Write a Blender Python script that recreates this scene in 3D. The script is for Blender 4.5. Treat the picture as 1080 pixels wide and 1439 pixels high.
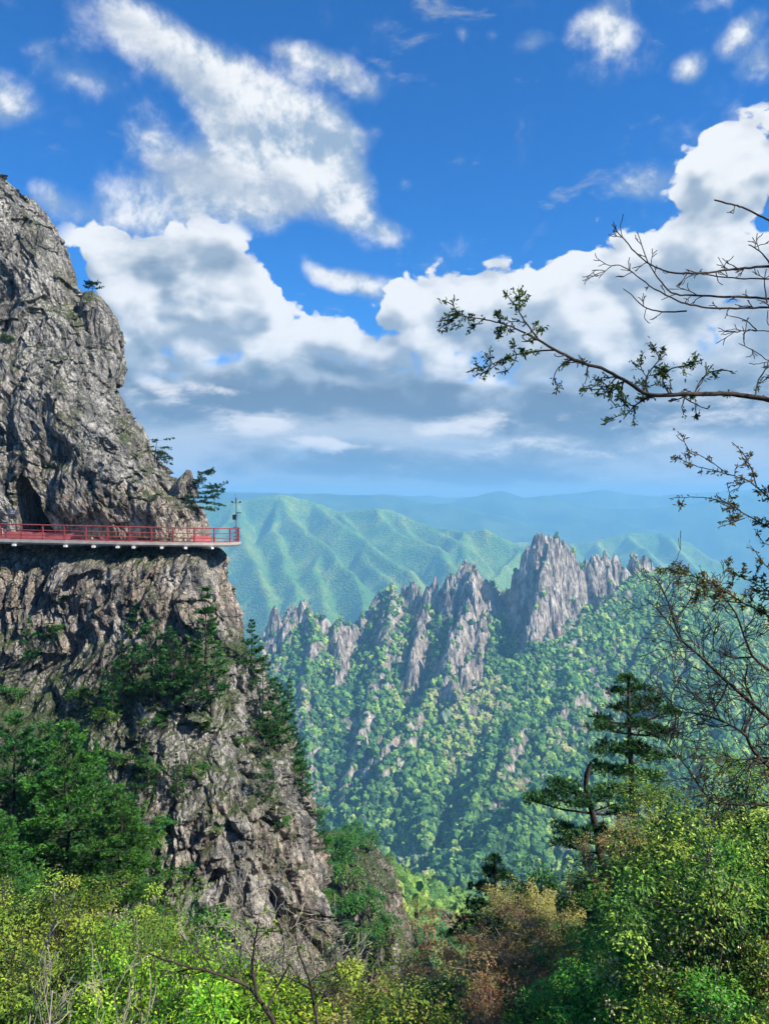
import bpy, math, random, bmesh
import numpy as np
from mathutils import Vector, Matrix
R = math.radians
for o in list(bpy.data.objects): bpy.data.objects.remove(o)
SC = bpy.context.scene
COL = SC.collection
F = 1090.0                                     # focal length in photo pixels

# ---------------------------------------------------------------- camera
cam = bpy.data.cameras.new('camera'); camo = bpy.data.objects.new('camera', cam); COL.objects.link(camo)
cam.sensor_fit = 'VERTICAL'; cam.sensor_height = 36.0; cam.lens = 36.0 * F / 1439.0
cam.clip_start = 0.1; cam.clip_end = 60000
camo.location = (0, 0, 0); camo.rotation_euler = (R(90), 0, 0)
SC.camera = camo

# ---------------------------------------------------------------- light
SUN_EL, SUN_AZ = 42.0, 113.0                    # azimuth measured clockwise from the view direction (+Y)
sun = bpy.data.lights.new('sun', 'SUN'); suno = bpy.data.objects.new('sun', sun); COL.objects.link(suno)
sun.energy = 4.6; sun.angle = R(0.5); sun.color = (1.0, 0.94, 0.84)
sd = Vector((math.sin(R(SUN_AZ))*math.cos(R(SUN_EL)), math.cos(R(SUN_AZ))*math.cos(R(SUN_EL)), math.sin(R(SUN_EL))))
suno.rotation_euler = sd.to_track_quat('Z', 'Y').to_euler()
SC.view_settings.view_transform = 'Standard'; SC.view_settings.look = 'None'
SC.view_settings.exposure = 0.85; SC.view_settings.gamma = 1.0
cy = SC.cycles
cy.max_bounces = 6; cy.diffuse_bounces = 3; cy.glossy_bounces = 1; cy.transmission_bounces = 3; cy.volume_bounces = 1
cy.transparent_max_bounces = 4; cy.caustics_reflective = False; cy.caustics_refractive = False
cy.use_denoising = True; cy.use_adaptive_sampling = True; cy.adaptive_threshold = 0.03; cy.adaptive_min_samples = 16
cy.sample_clamp_indirect = 4.0

# ---------------------------------------------------------------- node helper
class NT:
    def __init__(s, tree): s.t = tree; s.n = tree.nodes; s.l = tree.links
    def new(s, typ, **kw):
        n = s.n.new(typ)
        for k, v in kw.items(): setattr(n, k, v)
        return n
    def put(s, sock, v):
        if isinstance(v, bpy.types.NodeSocket): s.l.new(v, sock)
        elif v is not None: sock.default_value = v
    def m(s, op, a, b=None, c=None, clamp=False):
        n = s.new('ShaderNodeMath', operation=op, use_clamp=clamp)
        for i, v in enumerate((a, b, c)):
            if v is not None: s.put(n.inputs[i], v)
        return n.outputs[0]
    def vm(s, op, a, b=None, scale=None):
        n = s.new('ShaderNodeVectorMath', operation=op)
        s.put(n.inputs[0], a)
        if b is not None: s.put(n.inputs[1], b)
        if scale is not None: s.put(n.inputs['Scale'], scale)
        return n.outputs['Value'] if op in ('LENGTH', 'DOT_PRODUCT', 'DISTANCE') else n.outputs[0]
    def ss(s, v, a, b, o0=0.0, o1=1.0, smooth=True):
        n = s.new('ShaderNodeMapRange', interpolation_type='SMOOTHSTEP' if smooth else 'LINEAR')
        s.put(n.inputs[0], v); s.put(n.inputs[1], a); s.put(n.inputs[2], b); s.put(n.inputs[3], o0); s.put(n.inputs[4], o1)
        return n.outputs[0]
    def mix(s, f, a, b, typ='MIX'):
        n = s.new('ShaderNodeMix', data_type='RGBA', blend_type=typ)
        s.put(n.inputs[0], f)
        for i, v in ((6, a), (7, b)):
            if isinstance(v, (tuple, list)): v = tuple(v) + (1,) if len(v) == 3 else v
            s.put(n.inputs[i], v)
        return n.outputs[2]
    def noise(s, vec, scale, detail=4, rough=0.5, dist=0.0, lac=2.0, typ='FBM', out=0):
        n = s.new('ShaderNodeTexNoise', noise_dimensions='3D')
        n.noise_type = typ
        s.put(n.inputs['Vector'], vec); s.put(n.inputs['Scale'], scale); n.inputs['Detail'].default_value = detail
        n.inputs['Roughness'].default_value = rough; n.inputs['Lacunarity'].default_value = lac; n.inputs['Distortion'].default_value = dist
        return n.outputs[out]
    def voro(s, vec, scale, feature='F1', rnd=1.0, out=0, detail=0):
        n = s.new('ShaderNodeTexVoronoi', feature=feature)
        s.put(n.inputs['Vector'], vec); s.put(n.inputs['Scale'], scale); n.inputs['Randomness'].default_value = rnd
        n.inputs['Detail'].default_value = detail
        return n.outputs[out]
    def mapping(s, vec, loc=(0,0,0), rot=(0,0,0), scale=(1,1,1), typ='POINT'):
        n = s.new('ShaderNodeMapping', vector_type=typ)
        s.put(n.inputs[0], vec); n.inputs['Location'].default_value = loc; n.inputs['Rotation'].default_value = rot; n.inputs['Scale'].default_value = scale
        return n.outputs[0]
    def sep(s, v):
        n = s.new('ShaderNodeSeparateXYZ'); s.put(n.inputs[0], v); return n.outputs
    def comb(s, x, y, z):
        n = s.new('ShaderNodeCombineXYZ'); s.put(n.inputs[0], x); s.put(n.inputs[1], y); s.put(n.inputs[2], z); return n.outputs[0]
    def ramp(s, f, stops, interp='LINEAR'):
        n = s.new('ShaderNodeValToRGB'); n.color_ramp.interpolation = interp
        el = n.color_ramp.elements
        while len(el) < len(stops): el.new(0.5)
        for e, (p, c) in zip(el, stops):
            e.position = p; e.color = tuple(c) + (1,) if len(c) == 3 else c
        s.put(n.inputs[0], f); return n.outputs[0]

# ---------------------------------------------------------------- sky: Nishita with drifting cumulus
world = bpy.data.worlds.new('World'); SC.world = world; world.use_nodes = True
W = NT(world.node_tree); W.n.clear()
tc = W.new('ShaderNodeTexCoord')
d = W.vm('NORMALIZE', tc.outputs['Generated'])
sx, sy, sz = W.sep(d)
az = W.m('ARCTAN2', sx, sy)
hor = W.m('SQRT', W.m('ADD', W.m('MULTIPLY', sx, sx), W.m('MULTIPLY', sy, sy)))
el = W.m('DIVIDE', sz, W.m('MAXIMUM', hor, 0.02))
uv = W.comb(az, el, 0.0)
def pa(px, py):                                 # a bearing and a slope for a place in the sky
    a = math.atan((px-540)/F); return a, (719.5-py)/F*math.cos(a)
def blobs(lst, pos):
    tot = None
    for (px, py, rx, ry, rot, w) in lst:
        a, e = pa(px, py)
        mp = W.mapping(pos, (a, e, 0), (0, 0, R(rot)), (rx/F, ry/F, 1), 'TEXTURE')
        g = W.new('ShaderNodeTexGradient', gradient_type='SPHERICAL'); W.put(g.inputs[0], mp)
        v = W.m('MULTIPLY', g.outputs[1], w)
        tot = v if tot is None else W.m('ADD', tot, v)
    return tot
# warp used by every cloud
wn = W.noise(d, 5.0, 2, 0.5, out=1)
wv = W.vm('SCALE', W.vm('SUBTRACT', wn, (0.5, 0.5, 0.5)), scale=0.07)
pos = W.vm('ADD', uv, wv)
d2 = W.mapping(d, scale=(1, 1, 1.25))
CUM = [ # heaped cumulus with crisp tops : px, py, rx, ry, rotation, weight
 (282,375,95,75,0,1.5),(190,385,105,90,0,1.1),(120,350,70,60,0,.7),(335,420,100,70,-20,1.3),(400,450,90,60,0,1.3),(230,450,150,80,0,1.2),
 (480,500,120,60,-10,1.2),(560,520,110,50,0,1.1),(350,500,220,70,0,1.0),(170,520,120,100,0,.9),
 (640,430,110,70,0,1.25),(575,440,80,60,0,.9),(720,430,110,75,0,1.2),(790,420,100,80,0,1.2),(860,390,90,90,0,1.4),(900,450,150,120,0,1.2),
 (960,400,120,100,0,1.2),(1040,360,130,140,0,1.3),(1000,230,85,60,20,1.2),(1060,230,90,80,0,1.3),(980,480,200,90,0,1.2),(325,500,90,50,0,1.0),(440,520,90,50,0,.9),(720,500,190,70,0,1.2),(850,540,220,70,0,1.1),
 (1060,500,150,120,0,1.1)]
WIS = [ # torn upper cloud and wisps
 (180,20,90,60,-35,.9),(250,80,110,70,-35,1.25),(320,130,120,75,-40,1.3),(400,190,140,95,-35,1.6),(450,240,110,85,-50,1.4),(500,300,90,60,-50,1.05),
 (330,240,130,110,-20,1.2),(240,270,110,80,0,1.05),(210,190,45,60,0,.8),(420,80,80,40,-30,.9),(490,110,95,32,-30,.8),(130,110,95,34,-10,.55),(15,140,60,45,0,.9),
 (545,335,50,28,-20,.75),(460,385,75,26,-28,1.1),(510,410,90,30,-20,1.0),(180,320,120,60,0,.9),(75,280,55,28,-20,.75),(380,300,90,60,0,.8),
 (665,45,34,22,-40,.85),(705,48,22,26,60,.7),(750,58,44,24,20,.85),(850,15,55,42,30,1.15),(880,45,36,36,30,.9),(1040,60,42,28,40,.95),(1070,95,36,36,20,.95),(968,100,28,26,0,.95),
 (875,255,60,36,0,.75),(930,270,60,40,0,.6),(580,265,30,30,0,.5),(520,200,40,30,0,.45),(1010,10,60,20,0,.5),(60,60,40,30,0,.3)]
LOW = [ # layered grey cloud under the cumulus
 (300,560,320,62,0,1.5),(560,560,300,60,0,1.5),(800,580,320,60,0,1.5),(1020,560,250,90,0,1.5),(420,620,260,34,0,1.1),(850,632,300,30,0,.9),(200,600,160,60,0,1.1),(640,640,250,22,0,.7),
 (1060,640,150,60,0,.8),(420,668,300,26,0,1.0),(900,664,320,24,0,1.1),(640,655,240,22,0,.9),(280,640,160,30,0,.8),(600,705,50,12,5,1.5)]
SHD = [ # where the cloud is thick and grey
 (330,560,330,46,0,1.35),(600,545,280,44,-4,1.2),(800,565,300,46,0,1.0),(190,510,70,40,0,.9),(1010,560,230,60,0,.7),(195,375,110,60,0,.75),(310,470,60,20,0,.4),
 (330,275,130,60,-15,.75),(250,90,120,40,-38,.8),(300,170,110,40,-38,.7),(250,240,90,50,0,.8),(420,290,90,35,-30,.8),(165,30,60,30,0,.6),(490,110,80,24,-30,.5),(900,470,140,50,0,.5),(1040,400,120,90,0,.5),(720,480,120,30,0,.35),(600,480,70,24,0,.4),(330,385,40,30,0,.6),
 (560,650,420,40,0,1.0),(900,600,300,40,0,.6),(700,675,500,22,0,.7)]
LIT = [ (350,600,110,30,0,.9),(460,632,80,18,0,.6),(850,628,220,13,0,.7),(600,600,110,16,0,.6),(700,580,110,20,0,.5),(230,485,90,26,0,.5),(1040,590,110,40,0,.7),(660,590,90,20,0,.5),(215,530,50,16,-30,.8),
 (620,505,120,16,-18,.5),(500,625,120,12,0,.8),(740,615,80,14,0,.7),(940,560,70,20,0,.6),(300,545,60,12,-10,.5)]
def density(p, dd, det):
    n1 = W.noise(dd, 9.0, det, 0.60, 0.35)
    v1 = W.voro(W.vm('ADD', W.vm('SCALE', dd, scale=1.0), W.vm('SCALE', W.vm('SUBTRACT', W.noise(dd, 14, 2, out=1), (.5,.5,.5)), scale=0.06)), 26.0, 'F1', detail=1)
    return n1, v1
def field(p, dd, det):
    n1, v1 = density(p, dd, det)
    c = blobs(CUM, p)
    cum = W.m('ADD', W.m('MINIMUM', c, 1.25), W.m('ADD', W.m('MULTIPLY', W.m('SUBTRACT', n1, 0.5), 2.7), W.m('MULTIPLY', W.m('SUBTRACT', 0.42, v1), 0.9)))
    return cum, W.ss(c, 0.05, 0.35)
SH = (0.016, 0.030, 0.0)
cum0, n0 = field(pos, d2, 7)
d3 = W.vm('ADD', d2, (0.016, 0.0, 0.032))
cum1, n1b = field(W.vm('ADD', pos, SH), d3, 5)
lo0 = W.noise(d2, 9.0, 2.5, 0.55, 0.35); lo1 = W.noise(d3, 9.0, 2.5, 0.55, 0.35)
fine_ = W.m('MULTIPLY', W.m('SUBTRACT', cum0, cum1), 0.42)
rel = W.m('ADD', fine_, W.m('MULTIPLY', W.m('SUBTRACT', lo0, lo1), 2.4))   # positive on the sunward billows
lit = W.ss(W.m('ADD', rel, W.ss(cum0, 0.25, 1.2, 0.28, -0.16)), -0.36, 0.46)
wb = W.m('MINIMUM', blobs(WIS, pos), 1.3)
wn0 = W.noise(d, 9.0, 8, 0.62, 0.15)
wn1 = W.noise(W.vm('ADD', d, (0.010, 0.0, 0.020)), 9.0, 5, 0.6, 0.15)
wis = W.m('ADD', wb, W.m('MULTIPLY', W.m('SUBTRACT', wn0, 0.5), 2.3))
wrel = W.m('SUBTRACT', wn0, wn1)
a_wis = W.ss(wis, 0.15, 1.15)
lown = W.noise(W.mapping(d, scale=(1, 1, 2.6)), 11.0, 8, 0.66, 0.2)
low = W.m('ADD', W.m('MINIMUM', blobs(LOW, pos), 1.2), W.m('MULTIPLY', W.m('SUBTRACT', lown, 0.5), 2.0))
a_low = W.ss(low, 0.15, 0.70)
shd = W.m('ADD', blobs(SHD, pos), W.m('MULTIPLY', W.m('SUBTRACT', lown, 0.5), 2.0))
shade = W.ss(shd, 0.0, 1.0)
a_cum = W.m('MULTIPLY', W.ss(cum0, 0.12, W.ss(el, 0.14, 0.26, 1.25, 0.32)), n0)
litm = W.ss(W.m('ADD', blobs(LIT, pos), W.m('MULTIPLY', W.m('SUBTRACT', 0.5, lown), 2.6)), 0.15, 0.9)
K = 1.0
white = (0.95, 0.96, 0.97); mid = (0.36, 0.45, 0.56); grey = (0.17, 0.27, 0.38)
c_cum = W.mix(lit, mid, white)
c_cum = W.mix(W.m('MULTIPLY', shade, 0.95), c_cum, W.mix(lit, grey, (0.42, 0.50, 0.60)))
c_wis = W.mix(W.ss(W.m('ADD', W.m('MULTIPLY', wrel, 6.5), W.m('MULTIPLY', wis, 0.5)), -0.1, 1.1), (0.34, 0.46, 0.62), (0.95, 0.96, 0.97))
c_wis = W.mix(W.m('MULTIPLY', shade, 0.75), c_wis, (0.42, 0.50, 0.62))
c_low = W.mix(shade, (0.56, 0.61, 0.67), (0.18, 0.25, 0.34))
c_low = W.mix(litm, c_low, (0.92, 0.89, 0.87))
sky = W.new('ShaderNodeTexSky', sky_type='NISHITA'); sky.sun_disc = False
sky.sun_elevation = R(SUN_EL); sky.sun_rotation = R(SUN_AZ); sky.altitude = 1800; sky.air_density = 1.0; sky.dust_density = 0.1; sky.ozone_density = 3.0
SKYK = 0.10
hs = W.new('ShaderNodeHueSaturation'); W.put(hs.inputs['Color'], sky.outputs[0]); hs.inputs['Saturation'].default_value = 1.25; hs.inputs['Value'].default_value = 1.0
skyc0 = W.vm('MULTIPLY', hs.outputs[0], (0.34, 0.80, 1.08))
skyc = W.mix(W.ss(el, 0.03, 0.20, 0.95, 0.0), skyc0, tuple(v/SKYK*0.50 for v in (0.40, 0.48, 0.56)))
def lift(c): return W.vm('SCALE', c, scale=1.0/SKYK * 0.56)
c = W.mix(a_wis, skyc, lift(c_wis))
c = W.mix(a_low, c, lift(c_low))
up = W.ss(el, 0.0, 0.12)
c = W.mix(W.m('MULTIPLY', a_cum, W.ss(el, 0.06, 0.16)), c, lift(c_cum))
bg = W.new('ShaderNodeBackground'); W.put(bg.inputs[0], c); bg.inputs[1].default_value = SKYK
wo = W.new('ShaderNodeOutputWorld'); W.l.new(bg.outputs[0], wo.inputs[0])
world.cycles.sampling_method = 'MANUAL'; world.cycles.sample_map_resolution = 512
# ---------------------------------------------------------------- numpy noise and mesh helpers
def _h(ix, iy, iz, seed):
    with np.errstate(over='ignore'):
        n = (ix.astype(np.uint32)*np.uint32(374761393) + iy.astype(np.uint32)*np.uint32(668265263) + iz.astype(np.uint32)*np.uint32(2147483647 & 1274126177) + np.uint32((seed*362437+12345) & 0xffffffff))
        n = (n ^ (n >> np.uint32(13)))*np.uint32(1274126177)
        n = (n ^ (n >> np.uint32(16)))*np.uint32(2246822519)
        n = n ^ (n >> np.uint32(13))
    return n
def perlin(x, y, z=0.0, seed=0):
    x, y, z = np.broadcast_arrays(np.asarray(x, float), np.asarray(y, float), np.asarray(z, float))
    xi, yi, zi = np.floor(x).astype(np.int64), np.floor(y).astype(np.int64), np.floor(z).astype(np.int64)
    fx, fy, fz = x-xi, y-yi, z-zi
    u, v, w = [f*f*f*(f*(f*6-15)+10) for f in (fx, fy, fz)]
    def g(dx, dy, dz):
        h = _h(xi+dx, yi+dy, zi+dz, seed)
        a = (h & 1023)/1023*2-1; b = ((h >> np.uint32(10)) & 1023)/1023*2-1; c = ((h >> np.uint32(20)) & 1023)/1023*2-1
        return a*(fx-dx) + b*(fy-dy) + c*(fz-dz)
    def lp(a, b, t): return a+(b-a)*t
    r = lp(lp(lp(g(0,0,0), g(1,0,0), u), lp(g(0,1,0), g(1,1,0), u), v), lp(lp(g(0,0,1), g(1,0,1), u), lp(g(0,1,1), g(1,1,1), u), v), w)
    return r*1.1
def fbm(x, y, z=0.0, oct=5, seed=0, gain=0.5, ridged=False):
    a, t, s = 1.0, 0.0, 0.0
    for i in range(oct):
        n = perlin(x*2**i, y*2**i, np.asarray(z)*2**i, seed+i*17)
        if ridged: n = 1-2*np.minimum(np.abs(n)*1.6, 1)
        t = t + a*n; s += a; a *= gain
    return t/s
def worley(x, y, z, seed=0):                    # F1 and F2-F1
    x, y, z = np.broadcast_arrays(np.asarray(x, float), np.asarray(y, float), np.asarray(z, float))
    xi, yi, zi = np.floor(x).astype(np.int64), np.floor(y).astype(np.int64), np.floor(z).astype(np.int64)
    f1 = np.full(x.shape, 9.0); f2 = np.full(x.shape, 9.0); idv = np.zeros(x.shape)
    for dx in (-1, 0, 1):
        for dy in (-1, 0, 1):
            for dz in (-1, 0, 1):
                h = _h(xi+dx, yi+dy, zi+dz, seed)
                px = xi+dx+(h & 1023)/1023; py = yi+dy+((h >> np.uint32(10)) & 1023)/1023; pz = zi+dz+((h >> np.uint32(20)) & 1023)/1023
                dd = np.sqrt((px-x)**2+(py-y)**2+(pz-z)**2)
                n1 = dd < f1
                f2 = np.where(n1, f1, np.minimum(f2, dd)); idv = np.where(n1, (h % 997)/997.0, idv); f1 = np.where(n1, dd, f1)
    return f1, f2-f1, idv
def facets(x, y, z, seed=0, tilt=1.0):          # broken planes: every cell a flat face with its own tilt
    x, y, z = np.broadcast_arrays(np.asarray(x, float), np.asarray(y, float), np.asarray(z, float))
    xi, yi, zi = np.floor(x).astype(np.int64), np.floor(y).astype(np.int64), np.floor(z).astype(np.int64)
    f1 = np.full(x.shape, 9.0); out = np.zeros(x.shape)
    for dx in (-1, 0, 1):
        for dy in (-1, 0, 1):
            for dz in (-1, 0, 1):
                h = _h(xi+dx, yi+dy, zi+dz, seed)
                ex = x-(xi+dx+(h & 1023)/1023); ey = y-(yi+dy+((h >> np.uint32(10)) & 1023)/1023); ez = z-(zi+dz+((h >> np.uint32(20)) & 1023)/1023)
                dd = np.abs(ex)+np.abs(ey)*0.6+np.abs(ez); n1 = dd < f1
                g = _h(xi+dx, yi+dy, zi+dz, seed+77)
                val = ((g & 255)/255-0.5)*0.8 + tilt*(ex*(((g >> np.uint32(8)) & 255)/127.5-1) + ez*(((g >> np.uint32(16)) & 255)/127.5-1))
                out = np.where(n1, val, out); f1 = np.where(n1, dd, f1)
    return out
def sstep(x, a, b):
    t = np.clip((x-a)/(b-a), 0, 1); return t*t*(3-2*t)

def mesh_np(name, V, Fc, mat, parent=None, attrs=None, smooth=False, kind=None, midx=None):
    """V (n,3), Fc list of arrays of equal-sided faces"""
    V = np.asarray(V, np.float32)
    if not isinstance(Fc, list) or np.ndim(Fc[0]) == 1: Fc = [Fc]
    Fc = [np.asarray(f, np.int32) for f in Fc if len(f)]
    me = bpy.data.meshes.new(name)
    me.vertices.add(len(V)); me.vertices.foreach_set('co', V.ravel())
    li = np.concatenate([f.ravel() for f in Fc]); cnt = np.concatenate([np.full(len(f), f.shape[1], np.int32) for f in Fc])
    me.loops.add(len(li)); me.loops.foreach_set('vertex_index', li)
    st = np.concatenate([[0], np.cumsum(cnt)[:-1]]).astype(np.int32)
    me.polygons.add(len(cnt)); me.polygons.foreach_set('loop_start', st)
    me.polygons.foreach_set('use_smooth', np.full(len(cnt), bool(smooth)))
    me.update(calc_edges=True)
    for k, a in (attrs or {}).items():
        a = np.asarray(a, np.float32)
        if a.ndim == 1:
            at = me.attributes.new(k, 'FLOAT', 'POINT'); at.data.foreach_set('value', a)
        else:
            at = me.attributes.new(k, 'FLOAT_COLOR', 'POINT')
            if a.shape[1] == 3: a = np.concatenate([a, np.ones((len(a), 1), np.float32)], 1)
            at.data.foreach_set('color', a.ravel())
    for m_ in (mat if isinstance(mat, list) else [mat]): me.materials.append(m_)
    if midx is not None: me.polygons.foreach_set('material_index', np.asarray(midx, np.int32))
    o = bpy.data.objects.new(name, me); COL.objects.link(o)
    if parent: o.parent = parent
    if kind: o['kind'] = kind
    return o
def crown_mesh(name, parent, wood, leafs, barkm, leafm):
    """twigs and leaves of one crown in one mesh"""
    V, Q = wood; Vs = [V]; Qs = [Q]; Ts = [np.zeros((len(V), 3))]; mi = [np.zeros(len(Q))]; k = len(V)
    for v, q, t in leafs: Vs.append(v); Qs.append(q+k); Ts.append(t); mi.append(np.ones(len(q))); k += len(v)
    return mesh_np(name, np.concatenate(Vs), np.concatenate(Qs), [barkm, leafm], parent, attrs={'tint': np.concatenate(Ts)}, midx=np.concatenate(mi))
def grid_faces(nr, nc):
    i = np.arange(nr*nc).reshape(nr, nc)
    return np.stack([i[:-1, :-1], i[:-1, 1:], i[1:, 1:], i[1:, :-1]], -1).reshape(-1, 4)
def tag(o, label=None, cat=None, group=None, kind=None):
    if label: o['label'] = label
    if cat: o['category'] = cat
    if group: o['group'] = group
    if kind: o['kind'] = kind
    return o
def thing(name, label, cat, loc=(0, 0, 0), group=None):
    o = bpy.data.objects.new(name, None); COL.objects.link(o); o.location = loc; o.empty_display_size = 0.2
    return tag(o, label, cat, group)
def at(px, py, Y): return np.array([(px-540)/F*Y, Y, (719.5-py)/F*Y])

# ---------------------------------------------------------------- materials
def mat(name):
    m = bpy.data.materials.new(name); m.use_nodes = True
    N = NT(m.node_tree); N.n.clear()
    o = N.new('ShaderNodeOutputMaterial')
    return m, N, o
def principled(N, o, col, rough=0.9, bump=None, spec=0.2, metal=0.0):
    b = N.new('ShaderNodeBsdfPrincipled')
    N.put(b.inputs['Base Color'], (tuple(col)+(1,)) if isinstance(col, tuple) else col)
    N.put(b.inputs['Roughness'], rough); b.inputs['Specular IOR Level'].default_value = spec; b.inputs['Metallic'].default_value = metal
    if bump is not None: N.l.new(bump, b.inputs['Normal'])
    N.l.new(b.outputs[0], o.inputs[0]); return b
def bumpn(N, h, strength=0.5, dist=0.1):
    b = N.new('ShaderNodeBump'); b.inputs['Strength'].default_value = strength; b.inputs['Distance'].default_value = dist
    N.l.new(h, b.inputs['Height']); return b.outputs[0]
def simple_mat(name, c1, c2, scale=3.0, rough=0.7, metal=0.0, bump=0.2):
    m, N, o = mat(name); t = N.new('ShaderNodeTexCoord').outputs['Object']
    n = N.noise(t, scale, 5, 0.6)
    principled(N, o, N.mix(N.ss(n, 0.3, 0.7), c1, c2), rough, bumpn(N, n, bump, 0.02), metal=metal); return m
def leaf_mat(name, trans=0.45, gain=1.0, rough=0.55, vary=0.25):
    m, N, o = mat(name)
    a = N.new('ShaderNodeAttribute', attribute_name='tint')
    oi = N.new('ShaderNodeObjectInfo')
    hs = N.new('ShaderNodeHueSaturation'); N.put(hs.inputs['Color'], a.outputs[0])
    N.put(hs.inputs['Hue'], N.m('MULTIPLY_ADD', oi.outputs['Random'], 0.03, 0.485)); N.put(hs.inputs['Value'], N.m('MULTIPLY_ADD', oi.outputs['Random'], vary, gain-vary/2))
    hs.inputs['Saturation'].default_value = 1.0
    b = N.new('ShaderNodeBsdfPrincipled'); N.l.new(hs.outputs[0], b.inputs['Base Color']); b.inputs['Roughness'].default_value = rough; b.inputs['Specular IOR Level'].default_value = 0.25
    t = N.new('ShaderNodeBsdfTranslucent'); N.put(t.inputs[0], N.mix(1.0, hs.outputs[0], (1.0, 1.0, 0.55), 'MULTIPLY'))
    x = N.new('ShaderNodeMixShader'); x.inputs[0].default_value = trans; N.l.new(b.outputs[0], x.inputs[1]); N.l.new(t.outputs[0], x.inputs[2]); N.l.new(x.outputs[0], o.inputs[0])
    return m

# ---------------------------------------------------------------- mountains
def seg_field(X, Y, segs):
    """highest of a set of ridge segments; seg = (p0, p1, drop, width, slope)"""
    best = np.full(X.shape, -1e9); dist = np.zeros(X.shape); crag = np.zeros(X.shape)
    for (p0, p1, drop, wid, slope, cr) in segs:
        dx, dy = p1[0]-p0[0], p1[1]-p0[1]; L = dx*dx+dy*dy+1e-9
        t = np.clip(((X-p0[0])*dx+(Y-p0[1])*dy)/L, 0, 1)
        dd = np.hypot(X-p0[0]-t*dx, Y-p0[1]-t*dy)
        h = p0[2]+(p1[2]-p0[2])*t - drop*(1-np.exp(-(dd/wid)**2)) - slope*dd
        up = h > best
        crag = np.where(up, cr, crag); dist = np.where(up, dd, dist); best = np.where(up, h, best)
    return best, dist, crag
def ridge(pts, drop, wid, slope, crag=0.0, lift=0.0):
    P = [at(*p)+np.array([0, 0, lift]) for p in pts]
    return [(P[i], P[i+1], drop, wid, slope, crag) for i in range(len(P)-1)]

# the crags in the middle distance
mid = []
mid += ridge([(372,900,930),(385,872,935),(405,860,940),(430,854,945),(452,866,945),(470,878,950),(492,884,960)], 26, 13, 0.85, 1)
mid += ridge([(492,884,960),(515,872,990),(532,846,1000),(550,828,1005),(566,834,1005),(585,838,1000),(600,834,995)], 30, 13, 0.8, 1)
mid += ridge([(600,832,990),(622,816,985),(641,802,980),(662,792,980),(676,808,985),(684,824,990),(700,834,990),(716,836,985)], 34, 15, 0.85, 1)
mid += ridge([(716,838,985),(726,812,965),(738,782,955),(752,766,950),(770,764,950),(784,770,955),(800,786,960),(818,800,970),(834,792,975)], 76, 17, 0.9, 1)
mid += ridge([(834,792,975),(850,778,980),(864,788,985),(890,790,990),(915,796,1000)], 38, 14, 0.8, 1)
mid += ridge([(915,798,1000),(960,806,1010),(1010,828,1020),(1080,862,1040),(1160,880,1050),(1300,860,1080)], 10, 26, 1.15, 0)
# spurs
mid += ridge([(662,792,980),(658,850,930),(640,890,890),(625,940,850)], 24, 11, 0.95, 1)
mid += ridge([(625,940,850),(600,980,820),(570,1020,790)], 8, 10, 0.95, .1)
mid += ridge([(684,830,985),(676,880,920),(668,930,880),(650,960,850)], 22, 9, 1.0, 1)
mid += ridge([(770,764,950),(756,850,905),(742,895,885)], 40, 15, 1.0, 1)
mid += ridge([(915,798,1000),(880,820,960),(840,860,915),(790,900,880)], 5, 10, 1.0, 0)
mid += ridge([(790,900,880),(745,915,855),(700,948,820),(650,990,790),(600,1018,770),(556,1058,745),(520,1105,720),(500,1165,690)], 7, 12, 0.85, .15)
mid += ridge([(960,806,1010),(945,850,930),(915,900,880),(880,960,840),(850,1010,800),(800,1060,760),(760,1110,730)], 4, 10, 0.95, 0)
mid += ridge([(1080,862,1040),(1040,900,900),(1000,955,800),(950,1000,720)], 5, 14, 0.9, 0)
mid += ridge([(950,1000,720),(900,1022,680),(840,1053,640),(780,1096,600),(720,1155,570),(660,1208,550),(600,1245,540)], 6, 16, 0.78, 0)
mid += ridge([(550,828,1005),(545,880,930),(530,930,880),(520,985,840),(505,1040,790),(490,1100,750),(475,1150,720)], 8, 12, 0.95, .45)
mid += ridge([(430,854,945),(440,900,900),(428,950,860),(425,1010,810),(430,1080,760),(440,1150,720)], 8, 12, 0.85, .3)
mid += ridge([(470,878,950),(478,930,890),(470,980,850)], 16, 9, 0.9, 1)
mid += ridge([(372,900,930),(340,960,880),(320,1060,820)], 8, 12, 0.8, .2)
mid += ridge([(600,834,995),(590,880,930),(580,930,880)], 20, 9, 0.95, 1)
mid += ridge([(556,1075,745),(590,1130,690),(600,1190,640)], 3, 8, 1.0, 0)
mid += ridge([(700,965,820),(690,1050,740),(670,1120,680),(640,1180,630)], 3, 8, 1.0, 0)
mid += ridge([(790,900,880),(800,980,800),(760,1040,750)], 4, 12, 0.8, .2)
mid += ridge([(1010,828,1020),(990,880,930),(975,940,850),(940,985,780)], 3, 8, 1.0, 0)
mid += ridge([(880,960,840),(840,960,830),(800,985,790),(770,1040,750)], 3, 8, 1.0, .3)
mid += ridge([(745,925,855),(740,980,800),(715,1040,740),(700,1100,690)], 3, 8, 1.0, .3)
mid += ridge([(625,935,850),(640,985,800)], 8, 8, 1.1, .6)
mid += ridge([(1000,960,800),(1010,1040,700),(980,1120,620)], 3, 8, 1.0, 0)
mid += ridge([(600,1035,770),(560,1030,780),(530,1060,750)], 8, 8, 1.1, .45)
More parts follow.
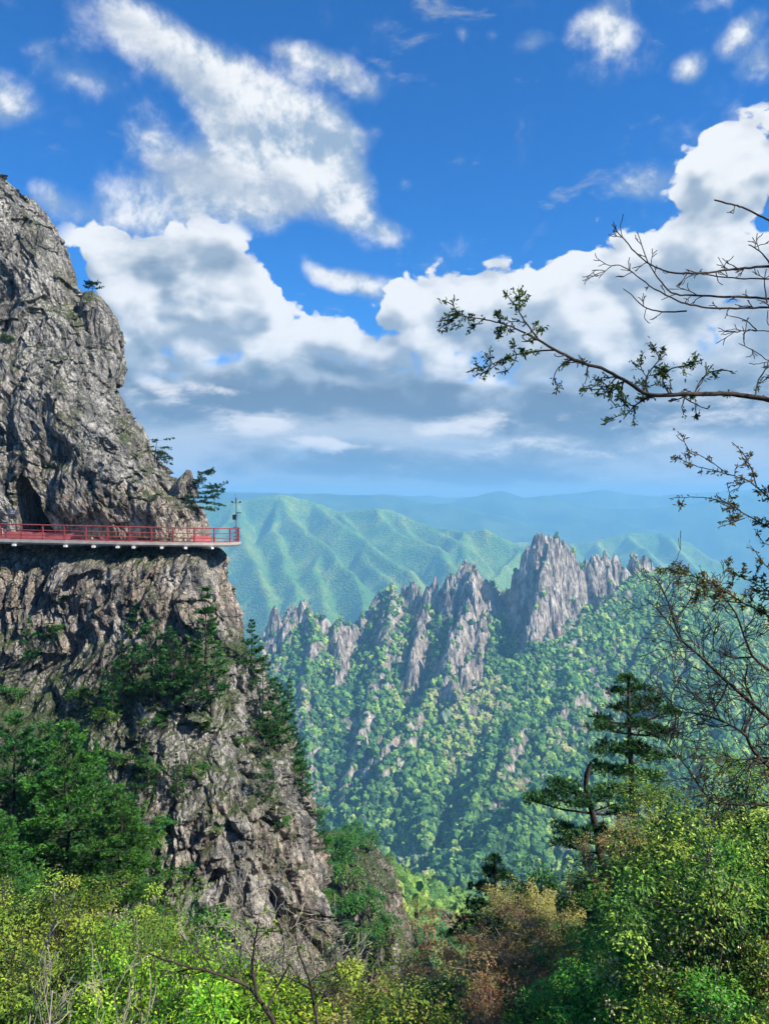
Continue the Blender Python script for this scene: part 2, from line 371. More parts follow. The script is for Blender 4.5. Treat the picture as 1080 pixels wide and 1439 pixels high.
# the near wall of the ravine, between the viewer's cliff and the valley bottom
mid += ridge([(590,1275,430),(560,1262,330),(520,1230,200),(480,1260,120)], 2, 20, 0.7, 0)
mid += ridge([(640,1330,300),(580,1300,240),(555,1330,160)], 2, 20, 0.6, 0)
FLOOR = -335.0
GS = 1.9
gx = np.arange(-250, 620, GS); gy = np.arange(470, 1200, GS)
GX, GY = np.meshgrid(gx, gy)
wx = fbm(GX/60, GY/60, oct=3, seed=3)*14; wy = fbm(GX/60, GY/60, oct=3, seed=9)*14
cut = sstep(GY, 0, 1)
def mid_height(X, Y):
    wx = fbm(X/45, Y/45, oct=3, seed=3)*9; wy = fbm(X/45, Y/45, oct=3, seed=9)*9
    Z, D, C = seg_field(X+wx, Y+wy, mid)
    rough = sstep(D, 0, 40)
    Z = Z + fbm(X/26, Y/26, oct=5, seed=21, ridged=True)*(4.5+5*rough) + fbm(X/90, Y/90, oct=3, seed=5)*8*rough + fbm(X/13, Y/13, oct=3, seed=6)*3
    f1, e, _ = worley(X/11, Y/11, 0, 4)
    f2, e2, i2 = worley(X/6.5+wx/12, Y/6.5, 0, 8)
    f3, e3, i3 = worley(X/15+wx/14, Y/15, 0, 9)
    Z = Z + C*(1-sstep(D, 20, 62))*((i3-0.5)*20 + (i2-0.5)*10 - (1-sstep(e3, 0, 0.3))*7 + fbm(X/6, Y/6, oct=4, seed=31, ridged=True)*4)
    fl = FLOOR + 14*fbm(X/80, Y/80, oct=3, seed=2) + 0.10*np.abs(X-30)
    k = 14.0
    Z = fl + k*np.logaddexp(0, np.clip((Z-fl)/k, -40, 40))
    return Z, C, D
GZ, GC, GD = mid_height(GX, GY)
gyv, gxv = np.gradient(GZ, GS)
nz = 1/np.sqrt(gxv**2+gyv**2+1)
rockmask = sstep(0.50 - nz + 0.10*fbm(GX/20, GY/20, oct=4, seed=55) + 0.19*GC*(1-sstep(GD, 20, 52)), 0.0, 0.08)
m, N, o = mat('distant_crag')
geo = N.new('ShaderNodeNewGeometry'); pos_ = geo.outputs['Position']
rk = N.new('ShaderNodeAttribute', attribute_name='rock').outputs['Fac']
st = N.mapping(pos_, scale=(1, 1, 0.38))
n1 = N.noise(st, 0.16, 8, 0.68); n2 = N.noise(pos_, 0.05, 4, 0.5); n3 = N.voro(st, 0.22, 'DISTANCE_TO_EDGE')
rock = N.ramp(n1, [(0.30, (0.06, 0.055, 0.05)), (0.44, (0.22, 0.18, 0.14)), (0.56, (0.48, 0.40, 0.31)), (0.70, (0.72, 0.65, 0.54))])
rock = N.mix(N.ss(n3, 0.0, 0.08, 0.6, 0.0), rock, (0.04, 0.045, 0.05))
veg = N.ramp(N.noise(pos_, 0.2, 6, 0.7), [(0.3, (0.015, 0.045, 0.02)), (0.5, (0.04, 0.10, 0.03)), (0.7, (0.11, 0.17, 0.05))])
c = N.mix(rk, veg, rock)
principled(N, o, c, 0.95, bumpn(N, N.m('ADD', n1, N.m('MULTIPLY', n3, 0.6)), 0.9, 3.0))
MAT_MID = m
mesh_np('hills', np.stack([GX, GY, GZ], -1).reshape(-1, 3), grid_faces(*GX.shape), MAT_MID, attrs={'rock': rockmask.ravel()}, smooth=False, kind='structure')

nx_ = np.arange(-160, 240, 2.0); ny_ = np.arange(70, 474, 2.0); RX, RY = np.meshgrid(nx_, ny_)
RZ, RC, RD = mid_height(RX, RY)
RZ = np.maximum(RZ, -0.46*RY-40+fbm(RX/30, RY/30, oct=4, seed=19)*12)
mesh_np('slope', np.stack([RX, RY, RZ], -1).reshape(-1, 3), grid_faces(*RX.shape), MAT_MID, attrs={'rock': 0*RZ.ravel()}, smooth=True, kind='structure')

# crowns of the woods that cover the crags
def ico(sub):
    bm = bmesh.new(); bmesh.ops.create_icosphere(bm, subdivisions=sub, radius=1.0)
    V = np.array([v.co[:] for v in bm.verts]); T = np.array([[v.index for v in f.verts] for f in bm.faces]); bm.free(); return V, T
def wood(name, label, P, size, cols, sub, seed, m, squash=0.95, rag=0.42, step=None):
    rs = np.random.RandomState(seed); V0, T0 = ico(sub); n = len(P); k = len(V0)
    out = np.empty((n, k, 3), np.float32)
    nv = 12
    for v in range(nv):
        idx = np.arange(v, n, nv)
        r = 1 + rag*(fbm(V0[:, 0]*1.7+v*7, V0[:, 1]*1.7, V0[:, 2]*1.7, oct=3, seed=v)*2.8) + rs.uniform(-rag, rag, k)*0.55
        out[idx] = (V0*r[:, None])[None]
    a = rs.uniform(0, 6.283, n); ca, sa = np.cos(a)[:, None], np.sin(a)[:, None]
    x = out[:, :, 0]*ca-out[:, :, 1]*sa; y = out[:, :, 0]*sa+out[:, :, 1]*ca
    sx = size*rs.uniform(0.85, 1.15, n); szv = size*squash*rs.uniform(0.8, 1.35, n)
    out = np.stack([x*sx[:, None], y*sx[:, None], out[:, :, 2]*szv[:, None]], -1) + P[:, None, :]
    T = (T0[None]+np.arange(n)[:, None, None]*k).reshape(-1, 3)
    tint = np.repeat(cols, k, 0)*rs.uniform(0.78, 1.22, (n*k, 1))
    o = mesh_np(name, out.reshape(-1, 3), T, m, attrs={'tint': tint}, kind='stuff'); o['label'] = label
    return o
MW, N, o = mat('woodland')
a = N.new('ShaderNodeAttribute', attribute_name='tint'); geo = N.new('ShaderNodeNewGeometry')
nn = N.noise(geo.outputs['Position'], 0.9, 5, 0.75)
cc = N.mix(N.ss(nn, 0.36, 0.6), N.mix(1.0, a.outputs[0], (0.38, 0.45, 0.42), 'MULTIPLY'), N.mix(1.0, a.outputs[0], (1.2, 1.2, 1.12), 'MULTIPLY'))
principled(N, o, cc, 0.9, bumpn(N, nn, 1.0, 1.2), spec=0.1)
rs = np.random.RandomState(7)
def bilin(A, x, y, x0, y0, st):
    i = np.clip(((y-y0)/st).astype(int), 0, A.shape[0]-1); j = np.clip(((x-x0)/st).astype(int), 0, A.shape[1]-1); return A[i, j]
tx = rs.uniform(-245, 600, 110000); ty = rs.uniform(475, 1100, 110000)
tr = bilin(rockmask, tx, ty, gx[0], gy[0], GS); tz = bilin(GZ, tx, ty, gx[0], gy[0], GS)
keep = (tr < 0.5 - 0.3*rs.rand(110000)) & ((tx/ty) > -0.25) & ((tx/ty) < 0.56)
# keep what a viewer near the lookout can see: drop crowns hidden behind a ridge by a wide margin
gyy, gxx = gyv, gxv
face = bilin(gyv, tx, ty, gx[0], gy[0], GS)
keep &= face > -0.35
dens = fbm(tx/30, ty/30, oct=3, seed=77)
keep &= rs.rand(110000) < 0.62+0.5*dens
tx, ty, tz = tx[keep], ty[keep], tz[keep]
n = len(tx)
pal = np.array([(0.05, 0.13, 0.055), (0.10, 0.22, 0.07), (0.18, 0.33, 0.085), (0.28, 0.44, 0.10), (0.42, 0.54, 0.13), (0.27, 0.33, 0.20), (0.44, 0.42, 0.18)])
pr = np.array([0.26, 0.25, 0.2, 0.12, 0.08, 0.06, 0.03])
sel = np.clip(rs.rand(n)*0.75 + 0.25 + 0.9*fbm(tx/55, ty/55, oct=3, seed=88) - 0.12 + 0.35*np.exp(-((tx-80)**2+(ty-800)**2)/55**2) + 0.3*np.exp(-((tx-272)**2+(ty-900)**2)/50**2) + 0.15*(ty > 960), 0, 0.999)  # two sunlit patches put into the crown colours by shifting them to yellow green
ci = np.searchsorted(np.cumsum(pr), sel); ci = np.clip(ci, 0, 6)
size = 1.2+2.6*rs.rand(n)**1.6+1.6*(rs.rand(n) < 0.08)
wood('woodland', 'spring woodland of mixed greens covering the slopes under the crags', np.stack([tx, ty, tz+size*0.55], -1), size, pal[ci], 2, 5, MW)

ux = rs.uniform(-60, 150, 30000); uy = rs.uniform(110, 470, 30000); uz = bilin(RZ, ux, uy, nx_[0], ny_[0], 2.0)
k_ = (ux/uy > -0.2) & (ux/uy < 0.30); ux, uy, uz = ux[k_], uy[k_], uz[k_]; n = len(ux)
ci = np.clip((rs.rand(n)*3.2+1.6+3*fbm(ux/20, uy/20, oct=3, seed=90)).astype(int), 0, 6); size = rs.uniform(0.8, 2.2, n)
wood('scrub', 'light green scrub and small trees on the floor of the ravine', np.stack([ux, uy, uz+size*0.4], -1), size, pal[ci]*0.9, 2, 6, MW, rag=0.45)

# green mountains behind the crags
back = []
back += ridge([(150,730,3300),(260,712,3300),(330,702,3300),(392,694,3300),(440,702,3300),(480,716,3250),(530,711,3200),(560,718,3200),(600,730,3100),(650,742,3000),(700,750,2950),(735,766,2900),(770,790,2800),(800,820,2700)], 20, 60, 1.0)
for pts in ([(392,694,3300),(420,740,3000),(470,780,2700),(500,820,2500),(520,860,2300)], [(330,702,3300),(345,760,2900),(370,820,2600),(380,880,2300)], [(440,702,3300),(480,740,3000),(530,770,2800),(570,800,2600),(600,840,2400)],
            [(530,711,3200),(560,745,3000),(610,770,2850),(640,800,2650)], [(600,730,3100),(640,760,2900),(680,790,2750)], [(392,694,3300),(385,740,3050),(400,790,2750),(420,840,2450)],
            [(480,716,3250),(500,760,2900),(540,810,2600),(560,850,2400)], [(560,718,3200),(590,760,2950),(625,790,2750)], [(330,702,3300),(300,760,3000),(330,820,2700)],
            [(440,760,2900),(440,810,2600),(460,860,2350)], [(735,766,2900),(700,800,2700),(680,830,2550)], [(650,742,3000),(650,780,2800),(690,815,2650)]):
    back += ridge(pts, 14, 45, 0.85)
back += ridge([(700,765,3900),(760,758,3900),(800,762,3850),(840,758,3800),(880,752,3800),(930,750,3800),(968,762,3800),(1000,785,3700),(1060,815,3600),(1150,830,3600),(1400,800,3600)], 20, 70, 0.95)
for pts in ([(880,752,3800),(905,775,3500),(930,800,3300)], [(930,750,3800),(960,785,3500),(1000,815,3300)], [(840,758,3800),(850,790,3500),(880,815,3200)], [(800,762,3850),(810,785,3500),(820,815,3200)], [(1060,815,3600),(1050,850,3200)]):
    back += ridge(pts, 14, 45, 0.85)
bx = np.arange(-1500, 2500, 11.0); by = np.arange(1500, 5000, 11.0); BX, BY = np.meshgrid(bx, by)
w1 = fbm(BX/300, BY/300, oct=3, seed=13)*70; w2 = fbm(BX/300, BY/300, oct=3, seed=14)*70
BZ, BD, _ = seg_field(BX+w1*sstep(BY, 0, 1), BY+w2, back)
BZ = BZ + fbm(BX/420+w1/150, BY/420, oct=6, seed=41, gain=0.42, ridged=True)*(30+75*sstep(BD, 0, 260)) + fbm(BX/900, BY/900, oct=2, seed=47)*60*sstep(BD, 0, 300) - 12 + perlin(BX/16, BY/16, 0, 3)*3.5
fl = -620+30*fbm(BX/300, BY/300, oct=3, seed=6); k = 30.0
BZ = fl + k*np.logaddexp(0, np.clip((BZ-fl)/k, -40, 40))
m, N, o = mat('wooded_mountain')
geo = N.new('ShaderNodeNewGeometry'); p_ = geo.outputs['Position']
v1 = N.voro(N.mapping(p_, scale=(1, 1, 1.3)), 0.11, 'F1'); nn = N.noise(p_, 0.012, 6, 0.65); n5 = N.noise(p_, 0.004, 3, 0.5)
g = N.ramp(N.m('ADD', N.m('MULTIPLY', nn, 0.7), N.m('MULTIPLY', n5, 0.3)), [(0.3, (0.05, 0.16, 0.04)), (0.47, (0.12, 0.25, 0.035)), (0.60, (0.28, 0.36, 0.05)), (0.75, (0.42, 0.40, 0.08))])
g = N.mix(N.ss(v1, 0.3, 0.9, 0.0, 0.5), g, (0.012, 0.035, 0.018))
nz_ = N.sep(geo.outputs['Normal'])[2]
g = N.mix(N.ss(N.m('ADD', nz_, N.m('MULTIPLY', N.m('SUBTRACT', N.noise(p_, 0.01, 5, 0.7), 0.5), 1.0)), 0.32, 0.42, 1.0, 0.0), g, (0.42, 0.38, 0.33))
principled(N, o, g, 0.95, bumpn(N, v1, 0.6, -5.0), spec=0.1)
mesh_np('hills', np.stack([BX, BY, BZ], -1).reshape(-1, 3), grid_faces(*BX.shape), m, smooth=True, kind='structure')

# the far blue ranges
def far_range(pts, depth, seed, step=40.0):
    P = np.array([at(px, py, depth) for px, py in pts])
    x = np.arange(P[0, 0], P[-1, 0], step); y = np.linspace(depth-900, depth+900, 70)
    FX, FY = np.meshgrid(x, y)
    top = np.interp(FX, P[:, 0], P[:, 2])
    base = -620.0
    t = np.abs(FY-depth)/900
    h = top + fbm(FX/700, FY/700, oct=5, seed=seed, ridged=True)*34 - 18
    Z = base + (h-base)*(1-t**1.25) + fbm(FX/420, FY/420, oct=5, seed=seed+3, ridged=True)*190*t*(1-t)*2
    print('range top', Z.max())
    return mesh_np('hills', np.stack([FX, FY, Z], -1).reshape(-1, 3), grid_faces(*FX.shape), MFAR, smooth=True, kind='structure')
MFAR, N, o = mat('far_forest')
p_ = N.new('ShaderNodeNewGeometry').outputs['Position']
principled(N, o, N.ramp(N.noise(p_, 0.006, 6, 0.65), [(0.35, (0.02, 0.06, 0.03)), (0.65, (0.09, 0.15, 0.06))]), 0.95, spec=0.1)
far_range([(-900,700),(0,696),(250,692),(330,690),(420,691),(480,697),(540,696),(600,706),(660,716),(720,730),(800,760)], 4600, 61)
far_range([(300,770),(480,742),(560,722),(600,712),(650,701),(705,690),(735,699),(765,697),(800,706),(850,711),(905,718),(950,711),(1000,702),(1050,692),(1120,696),(1300,692),(1900,700)], 5400, 71)
far_range([(-1200,690),(0,694),(300,692),(600,698),(740,702),(800,695),(850,689),(905,699),(960,695),(1040,690),(1150,688),(1400,692),(2200,695)], 6300, 81)
# ground sheet far below, to the horizon
m, N, o = mat('valley_floor')
p_ = N.new('ShaderNodeNewGeometry').outputs['Position']
principled(N, o, N.ramp(N.noise(p_, 0.003, 8, 0.65), [(0.35, (0.03, 0.08, 0.03)), (0.65, (0.10, 0.16, 0.06))]), 0.95, spec=0.1)
mesh_np('ground', [(-8000, -300, -640), (8000, -300, -640), (8000, 7230, -640), (-8000, 7230, -640)], [[0, 1, 2, 3]], m, kind='structure')
# the air between: one closed box of even haze
m, N, o = mat('haze_air')
v = N.new('ShaderNodeVolumePrincipled'); v.inputs['Color'].default_value = (0.29, 0.65, 1.0, 1); v.inputs['Density'].default_value = 2.5e-4; v.inputs['Anisotropy'].default_value = 0.0
N.l.new(v.outputs[0], o.inputs['Volume'])
V = [(x, y, z) for x in (-8100, 8100) for y in (-320, 7300) for z in (-645, 205)]
hz = mesh_np('haze', V, [[0, 1, 3, 2], [4, 6, 7, 5], [0, 4, 5, 1], [2, 3, 7, 6], [0, 2, 6, 4], [1, 5, 7, 3]], m, kind='stuff')
hz['label'] = 'pale blue haze lying between the crags and the far ranges'
# ---------------------------------------------------------------- the cliff on the left
def rock_mat(name, warmth=1.0):
    m, N, o = mat(name)
    geo = N.new('ShaderNodeNewGeometry'); p = geo.outputs['Position']
    st = N.mapping(p, scale=(1, 1, 0.30))
    n1 = N.noise(st, 0.9, 10, 0.72, 0.4); n2 = N.noise(p, 0.22, 5, 0.6, 0.6); n3 = N.noise(p, 3.5, 8, 0.75); n4 = N.noise(N.mapping(p, scale=(1.6, 1.6, 0.10)), 1.1, 7, 0.65)
    v = N.voro(N.vm('ADD', st, N.vm('SCALE', N.noise(p, 1.2, 4, out=1), scale=0.9)), 1.5, 'DISTANCE_TO_EDGE', detail=2)
    base = N.ramp(n1, [(0.25, (0.05, 0.05, 0.05)), (0.42, (0.18, 0.172, 0.155)), (0.54, (0.42, 0.39, 0.34)), (0.72, (0.68, 0.64, 0.56))])
    warm = N.ramp(n1, [(0.27, (0.07, 0.055, 0.045)), (0.43, (0.27, 0.215, 0.17)), (0.56, (0.52, 0.43, 0.34)), (0.74, (0.72, 0.61, 0.50))])
    wa = N.new('ShaderNodeAttribute', attribute_name='warm').outputs['Fac']
    c = N.mix(N.m('MULTIPLY', N.ss(N.m('ADD', n2, N.m('MULTIPLY', wa, 0.45)), 0.50, 0.75), warmth, clamp=True), base, warm)
    c = N.mix(N.ss(n4, 0.49, 0.62, 0.0, 0.8), c, (0.05, 0.05, 0.05))          # dark water stains
    c = N.mix(N.ss(n3, 0.42, 0.60, 0.55, 0.0), c, (0.06, 0.06, 0.055))          # lichen specks
    c = N.mix(N.ss(n3, 0.60, 0.72, 0.0, 0.5), c, (0.62, 0.60, 0.55))
    c = N.mix(N.ss(v, 0.0, 0.05, 0.55, 0.0), c, (0.035, 0.033, 0.03))
    nz = N.sep(geo.outputs['Normal'])[2]
    mo = N.new('ShaderNodeAttribute', attribute_name='moss').outputs['Fac']
    g = N.ss(N.m('ADD', N.m('MULTIPLY', nz, 0.8), N.m('ADD', N.m('MULTIPLY', N.m('SUBTRACT', n2, 0.5), 1.5), N.m('ADD', N.m('MULTIPLY', N.m('SUBTRACT', n3, 0.5), 0.9), N.m('MULTIPLY', mo, 0.9)))), 0.38, 0.62)
    mossc = N.ramp(n3, [(0.3, (0.012, 0.022, 0.008)), (0.5, (0.04, 0.065, 0.02)), (0.7, (0.10, 0.12, 0.035))])
    c = N.mix(N.m('MULTIPLY', g, 0.9), c, mossc)
    h = N.m('ADD', N.m('MULTIPLY', n1, 0.7), N.m('ADD', N.m('MULTIPLY', n3, 0.35), N.m('MULTIPLY', N.ss(v, 0.0, 0.12), 0.35)))
    principled(N, o, c, 0.92, bumpn(N, h, 1.0, 0.30), spec=0.2)
    return m
MROCK = rock_mat('weathered_granite')
UP = [(205,-110),(228,-60),(236,-12),(240,2),(245,10),(255,28),(268,45),(285,62),(310,80),(340,95),(370,105),(400,112),(420,117),(430,120),(440,130),(450,141),(462,150),(475,155),(500,156),(522,158),(545,166),(575,184),(605,204),(640,222),(665,243),(695,263),(715,283),(738,296),(762,300)]
LO = [(764,304),(775,319),(790,321),(800,317),(820,324),(850,334),(880,342),(895,346),(930,360),(970,382),(1010,398),(1050,412),(1090,424),(1120,436),(1160,448),(1200,458),(1240,464),(1290,472),(1340,482),(1380,492),(1450,505),(1600,530)]
PR = np.array(UP+LO, float)
def yface(z):
    return np.interp(z, [-48, -32, -20, -10, -2.75, -2.3, 0, 8, 27, 36], [36, 41, 45.5, 49.3, 51.2, 51.7, 52, 54, 60, 65])
zs = np.concatenate([np.arange(-44, 31.0, 0.085), [31.0]])
yf = yface(zs)
rowpy = 719.5 - zs*F/(yf+3)
xr = (np.interp(rowpy, PR[:, 0], PR[:, 1])-540)/F*(yf+3)
xr = xr - np.where(zs > -1.8, 0.62, 0.25)
nf, nc_, nb = 420, 120, 30
XL = -46.0
s_f = np.linspace(0, 1, nf, endpoint=False)**0.55; s_c = np.linspace(0, 1, nc_, endpoint=False); s_b = np.linspace(0, 1, nb)
CX = np.zeros((len(zs), nf+nc_+nb)); CY = np.zeros_like(CX)
RXc, RYc = 3.2, 5.0
# right edge of the tangent point sits on the profile
e = xr[:, None]
CX[:, :nf] = XL + (e-RXc-XL)*s_f; CY[:, :nf] = yf[:, None]
CX[:, nf:nf+nc_] = e-RXc+RXc*np.sin(s_c*math.pi/2); CY[:, nf:nf+nc_] = yf[:, None]+RYc-RYc*np.cos(s_c*math.pi/2)
CX[:, nf+nc_:] = e - 12*s_b; CY[:, nf+nc_:] = yf[:, None]+RYc+14*s_b
CZ = np.repeat(zs[:, None], CX.shape[1], 1)
NXn = np.zeros_like(CX); NYn = np.full_like(CX, -1.0)
NXn[:, nf:nf+nc_] = np.sin(s_c*math.pi/2); NYn[:, nf:nf+nc_] = -np.cos(s_c*math.pi/2); NXn[:, nf+nc_:] = 1; NYn[:, nf+nc_:] = 0
PXp = 540+F*CX/CY; PYp = 719.5-F*CZ/CY
wq = fbm(CX/5, CY/5, CZ/7, 3, seed=101)
disp = fbm(CX/9, CY/9, CZ/14, 3, seed=102)*2.2
disp += fbm(CX/2.6+wq, CY/2.6, CZ/11, 4, seed=103, ridged=True)*0.75
qx, qy, qz = CX/2.5+wq*1.7, CY/2.5, CZ/5.5+wq*0.8+fbm(CX/4, CY/4, CZ/4, 2, seed=104)*0.6
low = sstep(-CZ, 13, 18)
f1, ed, idv = worley(qx+CZ*0.05, qy, qz, 5)
disp += (1-0.85*low)*((idv-0.5)*0.30 - (1-sstep(ed, 0, 0.22))*0.24*sstep(fbm(CX/3, CY/3, CZ/5, 3, seed=111), -0.15, 0.2))
f1, ed, idv = worley(CX/1.15+wq*0.22, CY/1.15, CZ/8.0+wq*0.25, 15)
disp += low*((idv-0.5)*0.9 - (1-sstep(ed, 0, 0.2))*0.3)
w2 = fbm(CX/1.2, CY/1.2, CZ/1.2, 2, seed=105)
f1, ed2, id2 = worley(CX/0.85+w2, CY/0.85, CZ/1.5+w2, 6)
disp += (id2-0.5)*0.12 - (1-sstep(ed2, 0, 0.25))*0.05
disp += facets(CX/3.1+wq*0.5, CY/3.1, CZ/5.2+wq*0.4, 51, 1.1)*0.75*(1-0.45*low)*(0.6+0.4*sstep(-CZ, 0, 4)) + (1-0.7*low)*facets(CX/1.15+wq*0.35+CZ*0.1, CY/1.15, CZ/2.3-CX*0.12, 52, 1.2)*0.34 + low*facets(CX/0.85+wq*0.12+CZ*0.03, CY/0.85, CZ/7.0, 54, 1.2)*0.50 + facets(CX/0.45, CY/0.45, CZ/0.8+CX*0.3, 53, 1.2)*0.10
disp += fbm(CX/0.9+w2*0.5+CZ*0.25, CY/0.9, CZ/2.6, 5, seed=106, gain=0.62, ridged=True)*0.17
disp += fbm(CX/0.25, CY/0.25, CZ/0.4, 2, seed=112)*0.09
# slender flutes on the lower wall
low = sstep(-CZ, 13, 18)
disp += low*fbm(CX/1.3+wq*0.2, CY/1.3, CZ/12, 4, seed=107, gain=0.6, ridged=True)*1.0
disp += (1-low)*sstep(-CZ, 1.5, 4)*fbm(CX/2.2+wq*0.8, CY/2.2, CZ/6, 3, seed=113, ridged=True)*0.6
# the ledge that carries the pines: rock below it stands out
ledge = np.interp(PXp, [-200, 0, 90, 150, 230, 345, 420], [890, 905, 1000, 1010, 965, 905, 960])
disp += sstep(PYp-ledge, -12, 22)*1.9*sstep(-CZ, 4, 6)
disp -= 1.2*np.exp(-((PXp-(250+0.05*(PYp-900)))/30)**2)*sstep(PYp-ledge, -120, -10)*(PYp < ledge)*1.0
# straight below the walkway the rock is undercut
disp -= 1.0*np.exp(-((PYp-772)/20.0)**2)
fade = np.ones_like(disp); fade[:, nf+nc_//2:] *= 0.8
fade[:, nf+nc_:] *= np.linspace(1, 0.3, nb)
top_soft = 1-sstep(CZ, 29, 31)*0.6
disp *= fade*top_soft
disp += 0.4*sstep(np.abs(PYp-748), 18, 44)
near_deck = np.exp(-((PYp-745)/20.0)**2)
disp = disp*(1-0.55*near_deck)
# cave behind the walkway
cw = np.interp(PYp, [662, 672, 700, 742, 765], [0, 6, 15, 20, 20]); cc_ = np.interp(PYp, [662, 742], [56, 47])
cave = (1-sstep(np.abs(PXp-cc_)+2.0*w2*2, cw*0.75, cw*1.15+0.5))*(PYp > 655)*(PYp < 766)
CXd = CX+NXn*disp; CYd = CY+NYn*disp + cave*9.0
# settle the outline on the profile while keeping its small roughness
sil = (540+F*CXd/CYd).max(1)
want = np.interp(rowpy, PR[:, 0], PR[:, 1]); 
kk = np.hanning(41); kk /= kk.sum()
dif = np.convolve(np.pad(want-sil, 20, mode='edge'), kk, 'valid')
CXd = CXd + (dif/F*(yf+4))[:, None]*sstep(CX, -46, -41)
CZd = CZ + fbm(CX/1.5, CY/1.5, CZ/1.5, 2, seed=108)*0.25
warm = np.exp(-((PYp-735)/40.0)**2)*sstep(PXp, 40, 90)*1.0 + 0.45*np.exp(-((PYp-850)/70.0)**2) + 0.30*sstep(PYp, 1000, 1200)*sstep(PXp, 250, 330)
moss = 0.25*sstep(PYp, 880, 1000)*(1-sstep(PXp, 240, 330)) + 0.35*np.exp(-((PYp-ledge)/22)**2)*(PYp > 800) - 0.15*(PYp < 880) - 0.25*sstep(PYp, 1040, 1150)*sstep(PXp, 260, 320)
cliff_grid = (CXd, CYd, CZd)
print('outline shift', dif.min(), dif.max())
mesh_np('cliff', np.stack([CXd, CYd, CZd], -1).reshape(-1, 3), grid_faces(*CX.shape), MROCK, attrs={'warm': warm.ravel(), 'moss': moss.ravel()}, smooth=False, kind='structure')
def on_cliff(px, py):                           # the point of the rock face seen at a place, and how deep it lies
    a = 540+F*CXd/CYd-px; b = 719.5-F*CZd/CYd-py
    q = a*a+b*b+(CYd > 59)*40; i = np.unravel_index(np.argmin(q), q.shape)
    return np.array([CXd[i], CYd[i], CZd[i]])

# a rock body grown from a profile: rows of (py, left px, right px)
def rock_body(name, rows, depth, thick, seed, amp=0.5, step=0.12, warm=0.2, moss=0.0, mt=None, fl=1.0, ring=150, kind='structure', dzdepth=0.0):
    R_ = np.array(rows, float); z0 = (719.5-R_[-1, 0])/F*depth; z1 = (719.5-R_[0, 0])/F*depth
    z = np.arange(z0, z1, step); py = 719.5-z*F/depth
    l = (np.interp(py, R_[:, 0], R_[:, 1])-540)/F*depth; r = (np.interp(py, R_[:, 0], R_[:, 2])-540)/F*depth
    th = np.linspace(0, 2*math.pi, ring)
    c = ((l+r)/2)[:, None]; hw = ((r-l)/2)[:, None]
    sg = lambda v, p: np.sign(v)*np.abs(v)**p
    X = c+hw*sg(np.cos(th), 0.8)[None]; Y = depth + dzdepth*(z-z0)[:, None] + np.minimum(thick, hw*1.6+0.3)*sg(np.sin(th), 0.8)[None]; Z = np.repeat(z[:, None], ring, 1)
    k = np.minimum(1, hw/2.0)
    w = fbm(X/3, Y/3, Z/5, 3, seed=seed)
    D = fbm(X/5, Y/5, Z/8, 3, seed=seed+1)*1.3 + fbm(X/1.3+w, Y/1.3, Z/6*fl, 4, seed=seed+2, ridged=True)*0.6
    _, e1, i1 = worley(X/1.8+w, Y/1.8, Z/3.2+w, seed+3)
    D += (i1-0.5)*0.7-(1-sstep(e1, 0, 0.16))*0.35 + fbm(X/0.6, Y/0.6, Z/1.1, 3, seed=seed+4, ridged=True)*0.12
    D += facets(X/1.6+w, Y/1.6, Z/2.8, seed+9, 1.1)*0.5 + facets(X/0.6, Y/0.6, Z/1.2, seed+10, 1.1)*0.16
    D = D*amp*k
    X = X+np.cos(th)[None]*D; Y = Y+np.sin(th)[None]*D
    n = X.size
    return mesh_np(name, np.stack([X, Y, Z], -1).reshape(-1, 3), grid_faces(*X.shape), mt or MROCK, attrs={'warm': np.full(n, warm), 'moss': np.full(n, moss)}, kind=kind)
rock_body('rock_spire', [(411,128,133),(415,122,141),(424,118,148),(435,116,156),(452,112,164),(470,108,166),(500,100,165),(540,90,160)], 60.2, 2.0, 201, 0.55, 0.08)
rock_body('boulder', [(660,264,266),(666,260,269),(674,253,272),(684,246,275),(700,240,280)], 55.0, 1.2, 211, 0.8, 0.05)
# two lower crags stepping down into the ravine
rock_body('crag', [(1180,455,470),(1190,445,500),(1205,440,525),(1225,435,542),(1250,430,552),(1290,430,560),(1340,430,572),(1400,430,585),(1500,430,600)], 84.0, 8.0, 221, 1.0, 0.14, 0.5, 0.15, ring=260)

